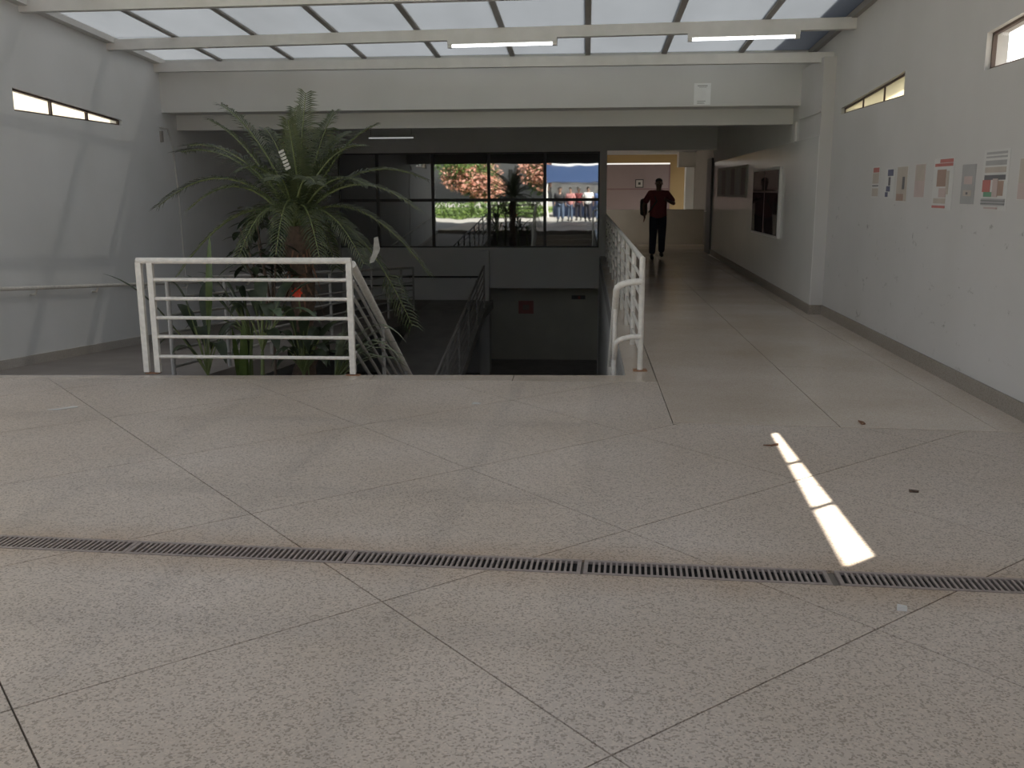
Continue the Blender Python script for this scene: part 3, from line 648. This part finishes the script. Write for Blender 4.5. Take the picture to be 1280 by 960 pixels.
for q_ in nodes: MB().tube([Vector((-3.12, 9.15, -.75)), Vector((-3.1, 9.15, .3)), q_], [.018, .014, .006], 6).build('branch', 'bark', sh, True)
for k in range(72):
    a = Vector((-3.1, 9.15, .3)).lerp(rs_.choice(nodes), rs_.uniform(.55, 1.0)); an = rs_.uniform(0, 6.28); L = rs_.uniform(.2, .34)
    tip = a + Vector((math.cos(an) * L, math.sin(an) * L, rs_.uniform(-.16, .02))); mb, s_ = leaf_mesh(a, a.lerp(tip, .5) + Vector((0, 0, .06)), tip, rs_.uniform(.026, .042), n=5, stem=.08)
    mb.build('leaf', 'broad', sh, True)
fl_ = thing('red_flower', 'small bright red flower head in front of the palm trunk', 'flower', at_y(372, 366, 8.75))
fp = at_y(372, 366, 8.75)
for k in range(7):
    a = k / 7 * 2 * math.pi; e = fp + Vector((math.cos(a) * .06, -.03, math.sin(a) * .055)); s_ = Vector((-math.sin(a), 0, math.cos(a))) * .018; m_ = fp.lerp(e, .6)
    MB().add([fp, m_ + s_, e, m_ - s_ + Vector((0, -.015, 0))], [(0, 1, 2), (0, 2, 3)]).build('petal', 'flower', fl_)
MB().tube([fp, fp + Vector((.03, .1, -.5)), fp + Vector((.05, .15, -1.45))], .008, 6).build('stem', 'rachis', fl_, True)

# ------------------------------------------------------------------ posters and boards
def poster(label, y0, y1, z0, z1, prints, x=XR, name='poster', cat='poster', group='posters on the right wall', back='paper'):
    t = thing(name, label, cat, (x, (y0 + y1) / 2, z0), group)
    MB().box(x - .003, x - .0005, y0, y1, z0, z1).build('sheet', back, t)
    H, W_ = z1 - z0, y1 - y0
    for q_, (u0, v0, u1, v1, m_) in enumerate(prints):        # u runs left to right as seen, i.e. from the far edge to the near edge
        MB().box(x - .0042 - .0006 * q_, x - .003, y1 - u1 * W_, y1 - u0 * W_, z0 + v0 * H, z0 + v1 * H).build('print', m_, t)
poster('tan sheet with a small red heading, farthest along the poster row', 10.1, 10.36, 1.46, 1.78, [(.1, .05, .9, .3, 'tan'), (.1, .36, .9, .4, 'ink'), (.1, .45, .9, .78, 'tan'), (.15, .8, .9, .95, 'red')])
poster('white sheet with navy print beside the tan sheet with the red heading', 9.62, 9.92, 1.46, 1.75, [(.1, .04, .4, .2, 'navy'), (.2, .22, .6, .4, 'navy'), (.4, .42, .6, .7, 'ink'), (.3, .74, .85, .95, 'navy')])
poster('tan and ochre sheet with a dark vertical mark', 9.23, 9.56, 1.43, 1.76, [(.05, .02, .95, .98, 'tan'), (.1, .03, .7, .22, 'brownp'), (.55, .35, .75, .7, 'ink')])
poster('plain brown-pink sheet between the ochre sheet and the red-headed poster', 8.77, 9.04, 1.47, 1.77, [(.03, .02, .97, .98, 'pink'), (.1, .5, .9, .95, 'tan')])
poster('tall white poster with a red title block and brown figure', 8.12, 8.57, 1.376, 1.80, [(.05, .84, .95, .9, 'red'), (.3, .91, .95, .98, 'red'), (.2, .45, .65, .78, 'brownp'), (.68, .3, .8, .75, 'tan'), (.1, .12, .7, .22, 'tan'), (.35, .24, .7, .42, 'pink'), (.05, .03, .7, .08, 'red')])
poster('small grey photocopied sheet between the two tall posters', 7.67, 7.94, 1.43, 1.735, [(.03, .02, .97, .98, 'grey'), (.2, .5, .8, .7, 'pink'), (.2, .2, .8, .35, 'tan'), (.4, .24, .55, .3, 'ink')], back='grey')
poster('largest poster with grey text lines over a red and green picture', 7.09, 7.54, 1.392, 1.83, [(.1, .92, .9, .96, 'grey'), (.1, .86, .9, .89, 'grey'), (.1, .74, .9, .82, 'grey'), (.1, .62, .9, .71, 'tan'), (.1, .5, .9, .58, 'ink'), (.05, .3, .35, .5, 'red'), (.12, .22, .45, .3, 'green'), (.45, .22, .65, .52, 'pink'), (.66, .24, .85, .48, 'brownp'), (.05, .08, .95, .19, 'grey'), (.05, .1, .95, .112, 'ink'), (.05, .15, .95, .162, 'ink'), (.2, .02, .7, .05, 'pink')])
poster('brown and pink sheet nearest the open end of the poster row', 6.6, 6.93, 1.47, 1.755, [(.03, .02, .97, .98, 'tan'), (.03, .02, .97, .4, 'pink')])
t = thing('notice_sheet', 'white notice sheet taped to the fascia beam', 'notice', (1.54, 13.42, 2.7))
pa, pc = at_y(868, 104, 13.41), at_y(888, 131, 13.41)
MB().box(pa.x, pc.x, 13.4165, 13.419, pc.z, pa.z).build('sheet', 'panel_w', t)
hh, ww = pa.z - pc.z, pc.x - pa.x
for (u0, v0, u1, v1) in ((.2, .86, .8, .9), (.3, .8, .75, .82), (.2, .16, .7, .19), (.2, .1, .6, .12), (.2, .06, .65, .08)):
    MB().box(pa.x + u0 * ww, pa.x + u1 * ww, 13.4152, 13.4165, pc.z + v0 * hh, pc.z + v1 * hh).build('print', 'grey', t)
XC = XCF(15.4) + .006
nb = thing('notice_board', 'glazed notice board with a white edge on the corridor wall', 'notice board', (XC, 15.4, .84))
MB().box(XC - .07, XC + .0, 14.45, 16.7, .83, 1.88).build('case', 'steel_w', nb, bevel=.004)
MB().box(XC - .076, XC - .07, 14.5, 16.65, .87, 1.84).build('glass', 'board', nb)
MB().box(XC - .08, XC - .071, 15.55, 15.59, .87, 1.84).build('mullion', 'mauve_d', nb)
MB().box(XC - .08, XC - .071, 14.5, 16.65, 1.5, 1.53).build('rail', 'mauve_d', nb)
XC = XCF(17.9)
nb = thing('strip_panel', 'flat grey panel with upright strips by the corridor end', 'notice board', (XC, 19.8, 1.4))
MB().box(XC - .03, XC - .007, 17.9, 21.8, 1.4, 2.0).build('panel', 'greyw', nb)
for k in range(6): MB().box(XC - .034, XC - .03, 18.05 + k * .64, 18.5 + k * .64, 1.45, 1.95).build('upright_strip', 'conc_d' if k % 2 else 'mauve', nb)  # upright strips in two alternating colours on the flat panel
XC = XCF(13.6)
t = MB().box(XC - .03, XC - .001, 13.55, 13.63, 2.19, 2.455).build('conduit', 'steel_w'); tag(t, 'short white conduit stub on the corridor wall under the beam', 'conduit')
t = thing('cable', 'thin grey cable running down the left wall by the beam end', 'cable', (XL + .02, 13.7, 0))
MB().tube([(XL + .015, 13.3, 2.45), (XL + .015, 13.55, 2.44), (XL + .015, 13.68, 2.2), (XL + .015, 13.76, 1.5), (XL + .015, 13.8, -.4)], .012, 6).build('wire', 'steel_w', t, True)
MB().box(XL + .001, XL + .03, 13.3, 13.36, 2.25, 2.4).build('clip', 'bar', t)
# lower level signs
def sign(name, label, x0, x1, z0, z1, mt, extra=()):
    o = thing(name, label, 'sign', ((x0 + x1) / 2, 25, z0)); MB().box(x0, x1, 24.985, 24.998, z0, z1).build('plate', mt, o)
    for (a, b, c, d_, m_) in extra: MB().box(x0 + a * (x1 - x0), x0 + b * (x1 - x0), 24.98, 24.985, z0 + c * (z1 - z0), z0 + d_ * (z1 - z0)).build('mark', m_, o)
sign('sign', 'square red sign on the dim wall at the foot of the stairs', -1.77, -1.37, -1.66, -1.32, 'red', ((.3, .7, .3, .7, 'brownp'),))
sign('sign', 'narrow dark sign with a red mark on the dim lower wall', -.36, .0, -1.27, -1.17, 'ink', ((.45, .65, .1, .8, 'red'),))

# ------------------------------------------------------------------ far room beyond the corridor
fr = MB(); fr.box(.35, 4.2, 23.6, 28.0, -.25, 0); struct('floor_far', fr, 'terr_c', 'dim floor of the far hall')
pp = MB(); pp.box(-1.5, 3.45, 28.0, 28.15, -.25, 1.0); struct('wall_far_parapet', pp, 'greyw', 'grey half wall across the far hall')
mw = MB(); mw.box(-3, 2.82, 33, 33.2, -.5, 2.40); o = struct('wall_far', mw, 'mauve', 'mauve wall at the far end')
MB().box(-3, 2.82, 32.985, 33, 1.56, 1.61).build('moulding', 'mauve_d', o); MB().box(2.77, 2.82, 32.98, 33, -.5, 2.4).build('corner_strip', 'mauve_d', o)
yw = MB(); yw.box(2.82, 3.9, 33, 33.2, -.5, 2.75).box(-3, 2.82, 33, 33.2, 2.455, 2.75); struct('wall_far_ochre', yw, 'yellow', 'ochre wall and beam around the mauve wall')
cl = MB(); cl.box(3.12, 3.42, 30.8, 31.2, -.5, 2.25); struct('wall_far_column', cl, 'white', 'lit cream column beside the ochre wall')
bk = MB(); bk.box(2.85, 3.6, 30.4, 31.0, 2.25, 2.7); struct('trim_4', bk, 'greyw', 'dropped beam over the far column')
cf = MB(); cf.box(-1.5, 4.2, 23.2, 33.2, 2.72, 2.85); struct('ceiling_far', cf, 'white', 'pale ceiling of the far hall')
rf = MB(); rf.box(3.38, 3.55, 23.6, 30.8, -.25, 2.72); struct('wall_far_right', rf, 'far_side', 'grey side wall of the far hall')
lf2 = MB(); lf2.box(.3, .48, 23.2, 26.6, -.25, 2.72); struct('wall_far_left', lf2, 'white_rear', 'short side wall of the far hall')  # unseen wall, its length set to limit daylight entering the far hall
dr = thing('door_1', 'dark brown door leaf standing open at the corridor end', None, (2.93, 23.62, 0)); dr['kind'] = 'structure'
MB().box(3.0, 3.045, 23.62, 24.5, .01, 2.3).build('leaf', 'brown', dr); MB().tube([(3.0, 24.38, 1.02), (2.96, 24.38, 1.02), (2.96, 24.28, 1.02)], .01, 6).build('handle', 'steel_w', dr, True)
sw2 = MB(); sw2.box(3.05, 3.38, 23.6, 23.75, -.25, 2.72); struct('wall_far_return', sw2, 'white_rear', 'wall return behind the open door')
pf = thing('wall_plaque', 'small framed square plaque on the mauve wall', 'plaque', (1.79, 33, 1.62))
MB().box(1.65, 1.93, 32.97, 33, 1.63, 1.91).build('frame', 'frame', pf); MB().box(1.68, 1.90, 32.965, 32.97, 1.66, 1.88).build('face', 'greyw', pf); MB().box(1.75, 1.83, 32.96, 32.965, 1.73, 1.81).build('emblem', 'frame', pf)

# ------------------------------------------------------------------ people
def skin_mesh(name, verts, edges, roots, sub=1):
    me = bpy.data.meshes.new(name); me.from_pydata([v[0] for v in verts], edges, []); me.update()
    o = bpy.data.objects.new(name + '_skeleton', me); COL.objects.link(o)
    md = o.modifiers.new('skin', 'SKIN'); md.use_smooth_shade = True
    sv = me.skin_vertices[0].data
    for i, v in enumerate(verts):
        r = v[1]; sv[i].radius = r if isinstance(r, tuple) else (r, r); sv[i].use_root = i in roots
    s_ = o.modifiers.new('sub', 'SUBSURF'); s_.levels = sub; s_.render_levels = sub
    dg = bpy.context.evaluated_depsgraph_get(); res = bpy.data.meshes.new_from_object(o.evaluated_get(dg)); res.name = name
    bpy.data.objects.remove(o); bpy.data.meshes.remove(me)
    for p in res.polygons: p.use_smooth = True
    return res
def person(label, loc, rz, pose, cols, group=None, sub=1, s=1.0):
    t = thing('person', label, 'person', loc, group, rz)
    P = dict(neck=(0, 0, 1.49), head=(0, -.015, 1.60), shl=(-.175, .01, 1.425), shr=(.175, .01, 1.425), ell=(-.25, .03, 1.15), elr=(.25, .03, 1.15), wrl=(-.26, -.05, .91), wrr=(.26, -.05, .91),
             knl=(-.10, -.03, .5), knr=(.10, -.03, .5), anl=(-.11, .0, .09), anr=(.11, 0, .09)); P.update(pose)
    V, E, R_ = [], [], []
    def v(p, r): V.append((tuple(p), r)); return len(V) - 1
    def chain(first, pts):
        a = first
        for p, r in pts: b = v(p, r); E.append((a, b)); a = b
        return a
    pel = v((0, 0, .95), (.15, .10)); R_.append(pel)
    ch = chain(pel, [((0, .01, 1.12), (.135, .095)), ((0, .01, 1.30), (.15, .105))]); nb_ = chain(ch, [((0, .01, 1.42), (.10, .075)), (P['neck'], .052), ((P['head'][0] * .7, -.01, 1.55), .058)])
    h = P['head']; chain(nb_, [((h[0], h[1] - .005, h[2] - .0), (.072, .088)), ((h[0], h[1], h[2] + .06), (.074, .09)), ((h[0], h[1] + .005, h[2] + .11), (.045, .06))])
    lerp = lambda a, b, u: tuple(a[i] + (b[i] - a[i]) * u for i in range(3))
    hands = []
    for S in ('l', 'r'):
        sh, el, wr = P['sh' + S], P['el' + S], P['wr' + S]
        wi = chain(ch, [(sh, .058), (lerp(sh, el, .5), .047), (el, .04), (lerp(el, wr, .35), .041), (wr, .027)])
        d = (Vector(wr) - Vector(el)).normalized(); hp = Vector(wr) + d * .05; pi_ = chain(wi, [(tuple(hp), (.034, .022)), (tuple(hp + d * .035), (.036, .018))])
        hands.append((hp, d, 1 if S == 'r' else -1))
        hip = (-.09 if S == 'l' else .09, 0, .90); kn, an = P['kn' + S], P['an' + S]
        chain(pel, [(hip, .085), (lerp(hip, kn, .5), .072), (kn, .052), (lerp(kn, an, .35), .053), (an, .036), ((an[0], an[1] - .03, an[2] - .05), .035), ((an[0], an[1] - .16, an[2] - .06), .028)])
    for hp, d, sg in hands:                    # five separate, slightly curled fingers rooted in the palm
        side = d.cross(Vector((1, 0, 0))); side = (side if side.length > .2 else Vector((0, 1, 0))).normalized(); curl = d.cross(side).normalized() * -sg
        for k, (o_, ln_) in enumerate(((-.026, .066), (-.009, .078), (.009, .074), (.026, .058))):
            a = hp + d * .03 + side * o_; i0 = v(tuple(a), .0085); R_.append(i0)
            chain(i0, [(tuple(a + d * ln_ * .5 + curl * .006), .0085), (tuple(a + d * ln_ * .8 + curl * .02), .008), (tuple(a + d * ln_ + curl * .036), .006)])
        a = hp - side * .02; i0 = v(tuple(a), .010); R_.append(i0)
        chain(i0, [(tuple(a - side * .028 + d * .02 + curl * .01), .0095), (tuple(a - side * .036 + d * .052 + curl * .02), .007)])
    me = skin_mesh('body', V, E, R_, sub); me.materials.append(M[cols['skin']]); b = link('body', me, None); b.parent = t
    def cloth(name, vv, ee, mt):
        me = skin_mesh(name, vv, ee, [0], sub); me.materials.append(M[mt]); o = link(name, me, None); o.parent = t; return o
    vv = [((0, .0, .84), (.205, .15)), ((0, .0, .96), (.205, .15)), ((0, .01, 1.14), (.20, .145)), ((0, .01, 1.31), (.205, .14)), ((0, .01, 1.43), (.13, .10)), ((0, .005, 1.48), (.07, .066))]; ee = [(0, 1), (1, 2), (2, 3), (3, 4), (4, 5)]
    for S in ('l', 'r'):
        sh, el, wr = P['sh' + S], P['el' + S], P['wr' + S]; n0 = len(vv)
        full = cols.get('long'); vv += [(sh, .088), (lerp(sh, el, .55), .076)]; ee += [(3, n0), (n0, n0 + 1)]
        if full: vv += [(el, .055), (lerp(el, wr, .9), .042)]; ee += [(n0 + 1, n0 + 2), (n0 + 2, n0 + 3)]
        else: vv += [(lerp(sh, el, .9), .07)]; ee += [(n0 + 1, n0 + 2)]
    cloth('shirt', vv, ee, cols['shirt'])
    vv = [((0, 0, 1.0), (.17, .125))]; ee = []
    for S in ('l', 'r'):
        hip = (-.09 if S == 'l' else .09, 0, .88); kn, an = P['kn' + S], P['an' + S]; n0 = len(vv)
        vv += [(hip, .118), (lerp(hip, kn, .5), .105), (kn, .09), (lerp(kn, an, .5), .084), (lerp(kn, an, .98), .075)]; ee += [(0, n0), (n0, n0 + 1), (n0 + 1, n0 + 2), (n0 + 2, n0 + 3), (n0 + 3, n0 + 4)]
    cloth('trousers', vv, ee, cols['trousers'])
    for S in ('l', 'r'):
        an = P['an' + S]; mb = MB().ball((an[0], an[1] - .10, an[2] - .045), (.045, .14, .045), 10, 6).ball((an[0], an[1], an[2] - .03), (.042, .055, .06), 10, 6); o = mb.build('shoe', 'shoe', None, True); o.parent = t
    kids = [('hair', MB().ball((h[0], h[1] + .018, h[2] + .075), (.082, .10, .085), 14, 9), 'hair'), ('nose', MB().add([(h[0] - .014, h[1] - .085, h[2] + .0), (h[0] + .014, h[1] - .085, h[2]), (h[0], h[1] - .113, h[2] + .003), (h[0], h[1] - .088, h[2] + .045)], [(0, 1, 2), (0, 2, 3), (1, 3, 2), (0, 3, 1)]), cols['skin']),
            ('mouth', MB().ball((h[0], h[1] - .083, h[2] - .03), (.024, .01, .007), 8, 5), 'lip')]
    for sg in (-1, 1): kids += [('eye', MB().ball((h[0] + sg * .03, h[1] - .079, h[2] + .04), (.013, .009, .008), 8, 5), 'eye'), ('pupil', MB().ball((h[0] + sg * .03, h[1] - .087, h[2] + .04), (.005, .003, .006), 6, 4), 'hair'), ('ear', MB().ball((h[0] + sg * .078, h[1] + .01, h[2] + .03), (.012, .02, .03), 8, 5), cols['skin'])]
    if cols.get('bald'): kids = kids[1:] + [('hair', MB().ball((h[0], h[1] + .022, h[2] + .085), (.0765, .0905, .062), 14, 9), 'hair')]
    for nm, mb, mt in kids: o = mb.build(nm, mt, None, True); o.parent = t
    t.scale = (s, s, s); return t
PX, PY = 1.64, 22.1
person('person in maroon shirt and dark trousers walking up the corridor', (PX, PY, 0), 0,
       dict(shl=(-.19, .01, 1.41), shr=(.19, .01, 1.41), ell=(-.31, .05, 1.18), wrl=(-.30, -.05, .95), elr=(.345, -.02, 1.19), wrr=(.17, -.23, 1.27), knl=(-.11, -.14, .51), anl=(-.13, -.18, .09), knr=(.09, -.02, .5), anr=(.10, .14, .12)),
       dict(skin='skin', shirt='maroon', trousers='trouser', bald=True, long=False), None, 2, 1.04)
bg_ = thing('shoulder_bag', 'dark shoulder bag hanging under the arm of the person in the corridor', 'bag', (PX - .33, PY + .05, .95))
mb = MB().box(PX - .40, PX - .24, PY + .08, PY + .30, .97, 1.36); mb.build('bag_body', 'bag', bg_, bevel=.06)
MB().tube([(PX - .30, PY + .1, 1.28), (PX - .2, PY + .03, 1.52), (PX - .12, PY - .05, 1.50), (PX - .05, PY - .15, 1.3), (PX - .22, PY - .05, 1.05)], .014, 6).build('strap', 'bag', bg_, True)
# people outside the open end, seen mirrored in the rear window
for (lab, x, y, rz, cs, ps) in (
    ('person in black shirt and jeans mirrored in the rear window', -1.35, -3.2, math.pi, dict(skin='skin_l', shirt='shirt_k', trousers='jeans', long=True), {}),
    ('person in pink shirt mirrored in the rear window beside the one in black', -.85, -3.7, math.pi + .4, dict(skin='skin_l', shirt='shirt_p', trousers='jeans'), dict(wrr=(.12, -.25, 1.15))),
    ('person in white shirt mirrored in the right end of the rear window', .1, -3.4, math.pi - .3, dict(skin='skin_l', shirt='shirt_w', trousers='trouser'), dict(wrl=(-.1, -.25, 1.1))),
    ('person in blue shirt mirrored behind the one in white', .62, -4.4, math.pi, dict(skin='skin', shirt='shirt_b', trousers='jeans'), {}),
    ('person in maroon shirt mirrored farther off under the blue awning', -.4, -5.5, math.pi + .2, dict(skin='skin', shirt='maroon', trousers='trouser'), {})):
    person(lab, (x, y, -.02), rz, ps, cs, 'people outside the open end', 1, random.uniform(.96, 1.04))

# ------------------------------------------------------------------ outside, behind the open end (seen in the mirror of the rear window)
og = MB(); og.box(-60, 60, -80, Y0 - .01, -.3, -.02); tag(og.build('ground', 'asphalt'), 'pale paved ground outside the open end', None, None, 'structure')
lawn = MB(); lawn.box(-40, -2.5, -40, -11.5, -.05, .08); tag(lawn.build('lawn', 'grass'), 'strip of lawn with flowering trees outside', 'lawn', None, 'stuff')
def tree(label, x, y, h_, r, blossom, seed, name='tree'):
    rd = random.Random(seed); t = thing(name, label, 'tree', (x, y, 0))
    MB().tube([(x, y, .08), (x + .1, y, h_ * .4), (x - .05, y + .1, h_ * .75)], [.16, .11, .06], 8).build('trunk', 'bark', t, True)
    for k in range(4):
        a = k * 1.6 + rd.random(); MB().tube([(x, y, h_ * .35), (x + math.cos(a) * r * .6, y + math.sin(a) * r * .6, h_ * .75)], [.07, .03], 6).build('branch', 'bark', t, True)
    def cards(n, mt, nm, sz, shell):
        mb = MB(); cen = [(rd.uniform(-.6, .6) * r, rd.uniform(-.6, .6) * r, h_ * rd.uniform(.45, .9)) for _ in range(9)]
        for _ in range(n):
            c = rd.choice(cen); u = Vector((rd.gauss(0, 1), rd.gauss(0, 1), rd.gauss(0, 1))).normalized() * r * .52 * (rd.uniform(.8, 1.05) if shell else rd.uniform(.3, 1))
            p = Vector((x + c[0] + u.x, y + c[1] + u.y, max(.3, c[2] + u.z * .8))); d = Vector((rd.gauss(0, 1), rd.gauss(0, 1), rd.gauss(0, .6))).normalized(); e = d.cross(Vector((rd.random(), rd.random(), 1))).normalized()
            L = sz * rd.uniform(.6, 1.3); mb.add([p, p + d * L * .5 + e * L * .3, p + d * L, p + d * L * .5 - e * L * .3], [(0, 1, 2, 3)])
        tag(mb.build(nm, mt, t), kind='stuff')
    cards(2600, 'leaf_t', 'crown', .26, False)
    if blossom: cards(blossom, 'blossom', 'blossoms', .22, True)
tree('tree covered in orange blossom mirrored in the middle panes of the rear window', -7.3, -15, 3.6, 1.95, 2000, 1)
tree('second orange-blossomed tree mirrored beside the first', -2.7, -18.4, 4.2, 1.9, 1500, 2)
for k, (x, y, h_, r) in enumerate(((-14, -19, 6, 2.7), (-8.4, -24.5, 7, 3), (-.8, -27, 7.5, 3), (6.4, -28, 7, 3), (-16.5, -29, 7, 3))):
    tree(['tall leafy tree behind the first blossom tree', 'tall leafy tree behind and between the two blossom trees', 'tall leafy tree behind the blue awning roof', 'tall leafy tree past the end of the blue awning', 'outermost leafy tree beyond the lawn'][k], x, y, h_, r, 0, 20 + k)
ki = thing('kiosk', 'kiosk with deep blue awning band and white panels mirrored in the rear window', 'kiosk', (.6, -12, 0))
MB().box(-2.3, 4.5, -12.2, -9.6, 2.0, 3.0).build('awning', 'blue', ki)
MB().box(-2.0, 4.3, -14, -12.2, -.02, 3.3).build('back_wall', 'panel_w', ki)
for k in range(4): MB().box(-1.7 + k * 1.5, -.9 + k * 1.5, -12.19, -12.1, 1.2, 1.9).build('panel', 'panel_w', ki)
MB().box(-2.0, 4.3, -12.15, -11.6, -.02, 1.0).build('counter', 'blue', ki)
for x in (-2.2, 1.1, 4.4): MB().box(x - .05, x + .05, -9.75, -9.65, -.02, 2.0).build('post', 'panel_w', ki)
he = MB(); rd = random.Random(5)
for _ in range(3000):
    p = Vector((rd.uniform(-14, -2.6), rd.uniform(-10.8, -10.2), rd.uniform(0, .85))); d = Vector((rd.gauss(0, 1), rd.gauss(0, 1), rd.gauss(0, 1))).normalized() * .12; e = d.cross(Vector((rd.random(), 1, rd.random()))).normalized() * .06
    he.add([p, p + d * .5 + e, p + d, p + d * .5 - e], [(0, 1, 2, 3)])
tag(he.build('hedge', 'leaf_t'), 'clipped green hedge along the lawn edge outside', 'hedge', None, 'stuff')

# ------------------------------------------------------------------ litter
def scrap(name, label, x, y, pts, mat, cat='litter', h_=.006):
    mb = MB(); n = len(pts); vs_ = [(x + p[0], y + p[1], .001) for p in pts] + [(x + p[0], y + p[1], h_ + .004 * (i % 2)) for i, p in enumerate(pts)]
    mb.add(vs_, [tuple(range(n - 1, -1, -1)), tuple(range(n, 2 * n))] + [(i, (i + 1) % n, n + (i + 1) % n, n + i) for i in range(n)])
    tag(mb.build(name, mat), label, cat)
scrap('paper_scrap', 'torn white paper strip on the floor before the ramp', -3.81, 6.47, [(-.09, -.05), (.0, -.04), (.09, .05), (.05, .06), (-.02, -.005)], 'paper')
scrap('paper_scrap', 'tiny white paper scrap on the floor before the stairs', -.80, 6.80, [(-.03, -.015), (.03, -.01), (.035, .015), (-.02, .02)], 'paper')
scrap('paper_scrap', 'small crumpled pale scrap just in front of the drain', 1.198, 3.41, [(-.02, -.015), (.015, -.018), (.022, .01), (-.012, .016)], 'paper', 'litter', .012)
scrap('dry_leaf', 'curled dry leaf by the top of the sun patch', 1.156, 5.75, [(-.05, -.01), (.0, -.025), (.045, .0), (.05, .025), (.0, .0)], 'fibre')
scrap('dry_leaf', 'dry brown leaf on the corridor joint near the right wall', 1.87, 6.36, [(-.012, -.05), (.015, -.04), (.02, .03), (-.01, .045)], 'fibre')
scrap('dry_leaf', 'dark leaf crumb on the floor right of the sun patch', 1.72, 4.86, [(-.025, -.01), (.02, -.015), (.03, .012), (-.02, .015)], 'trunk')
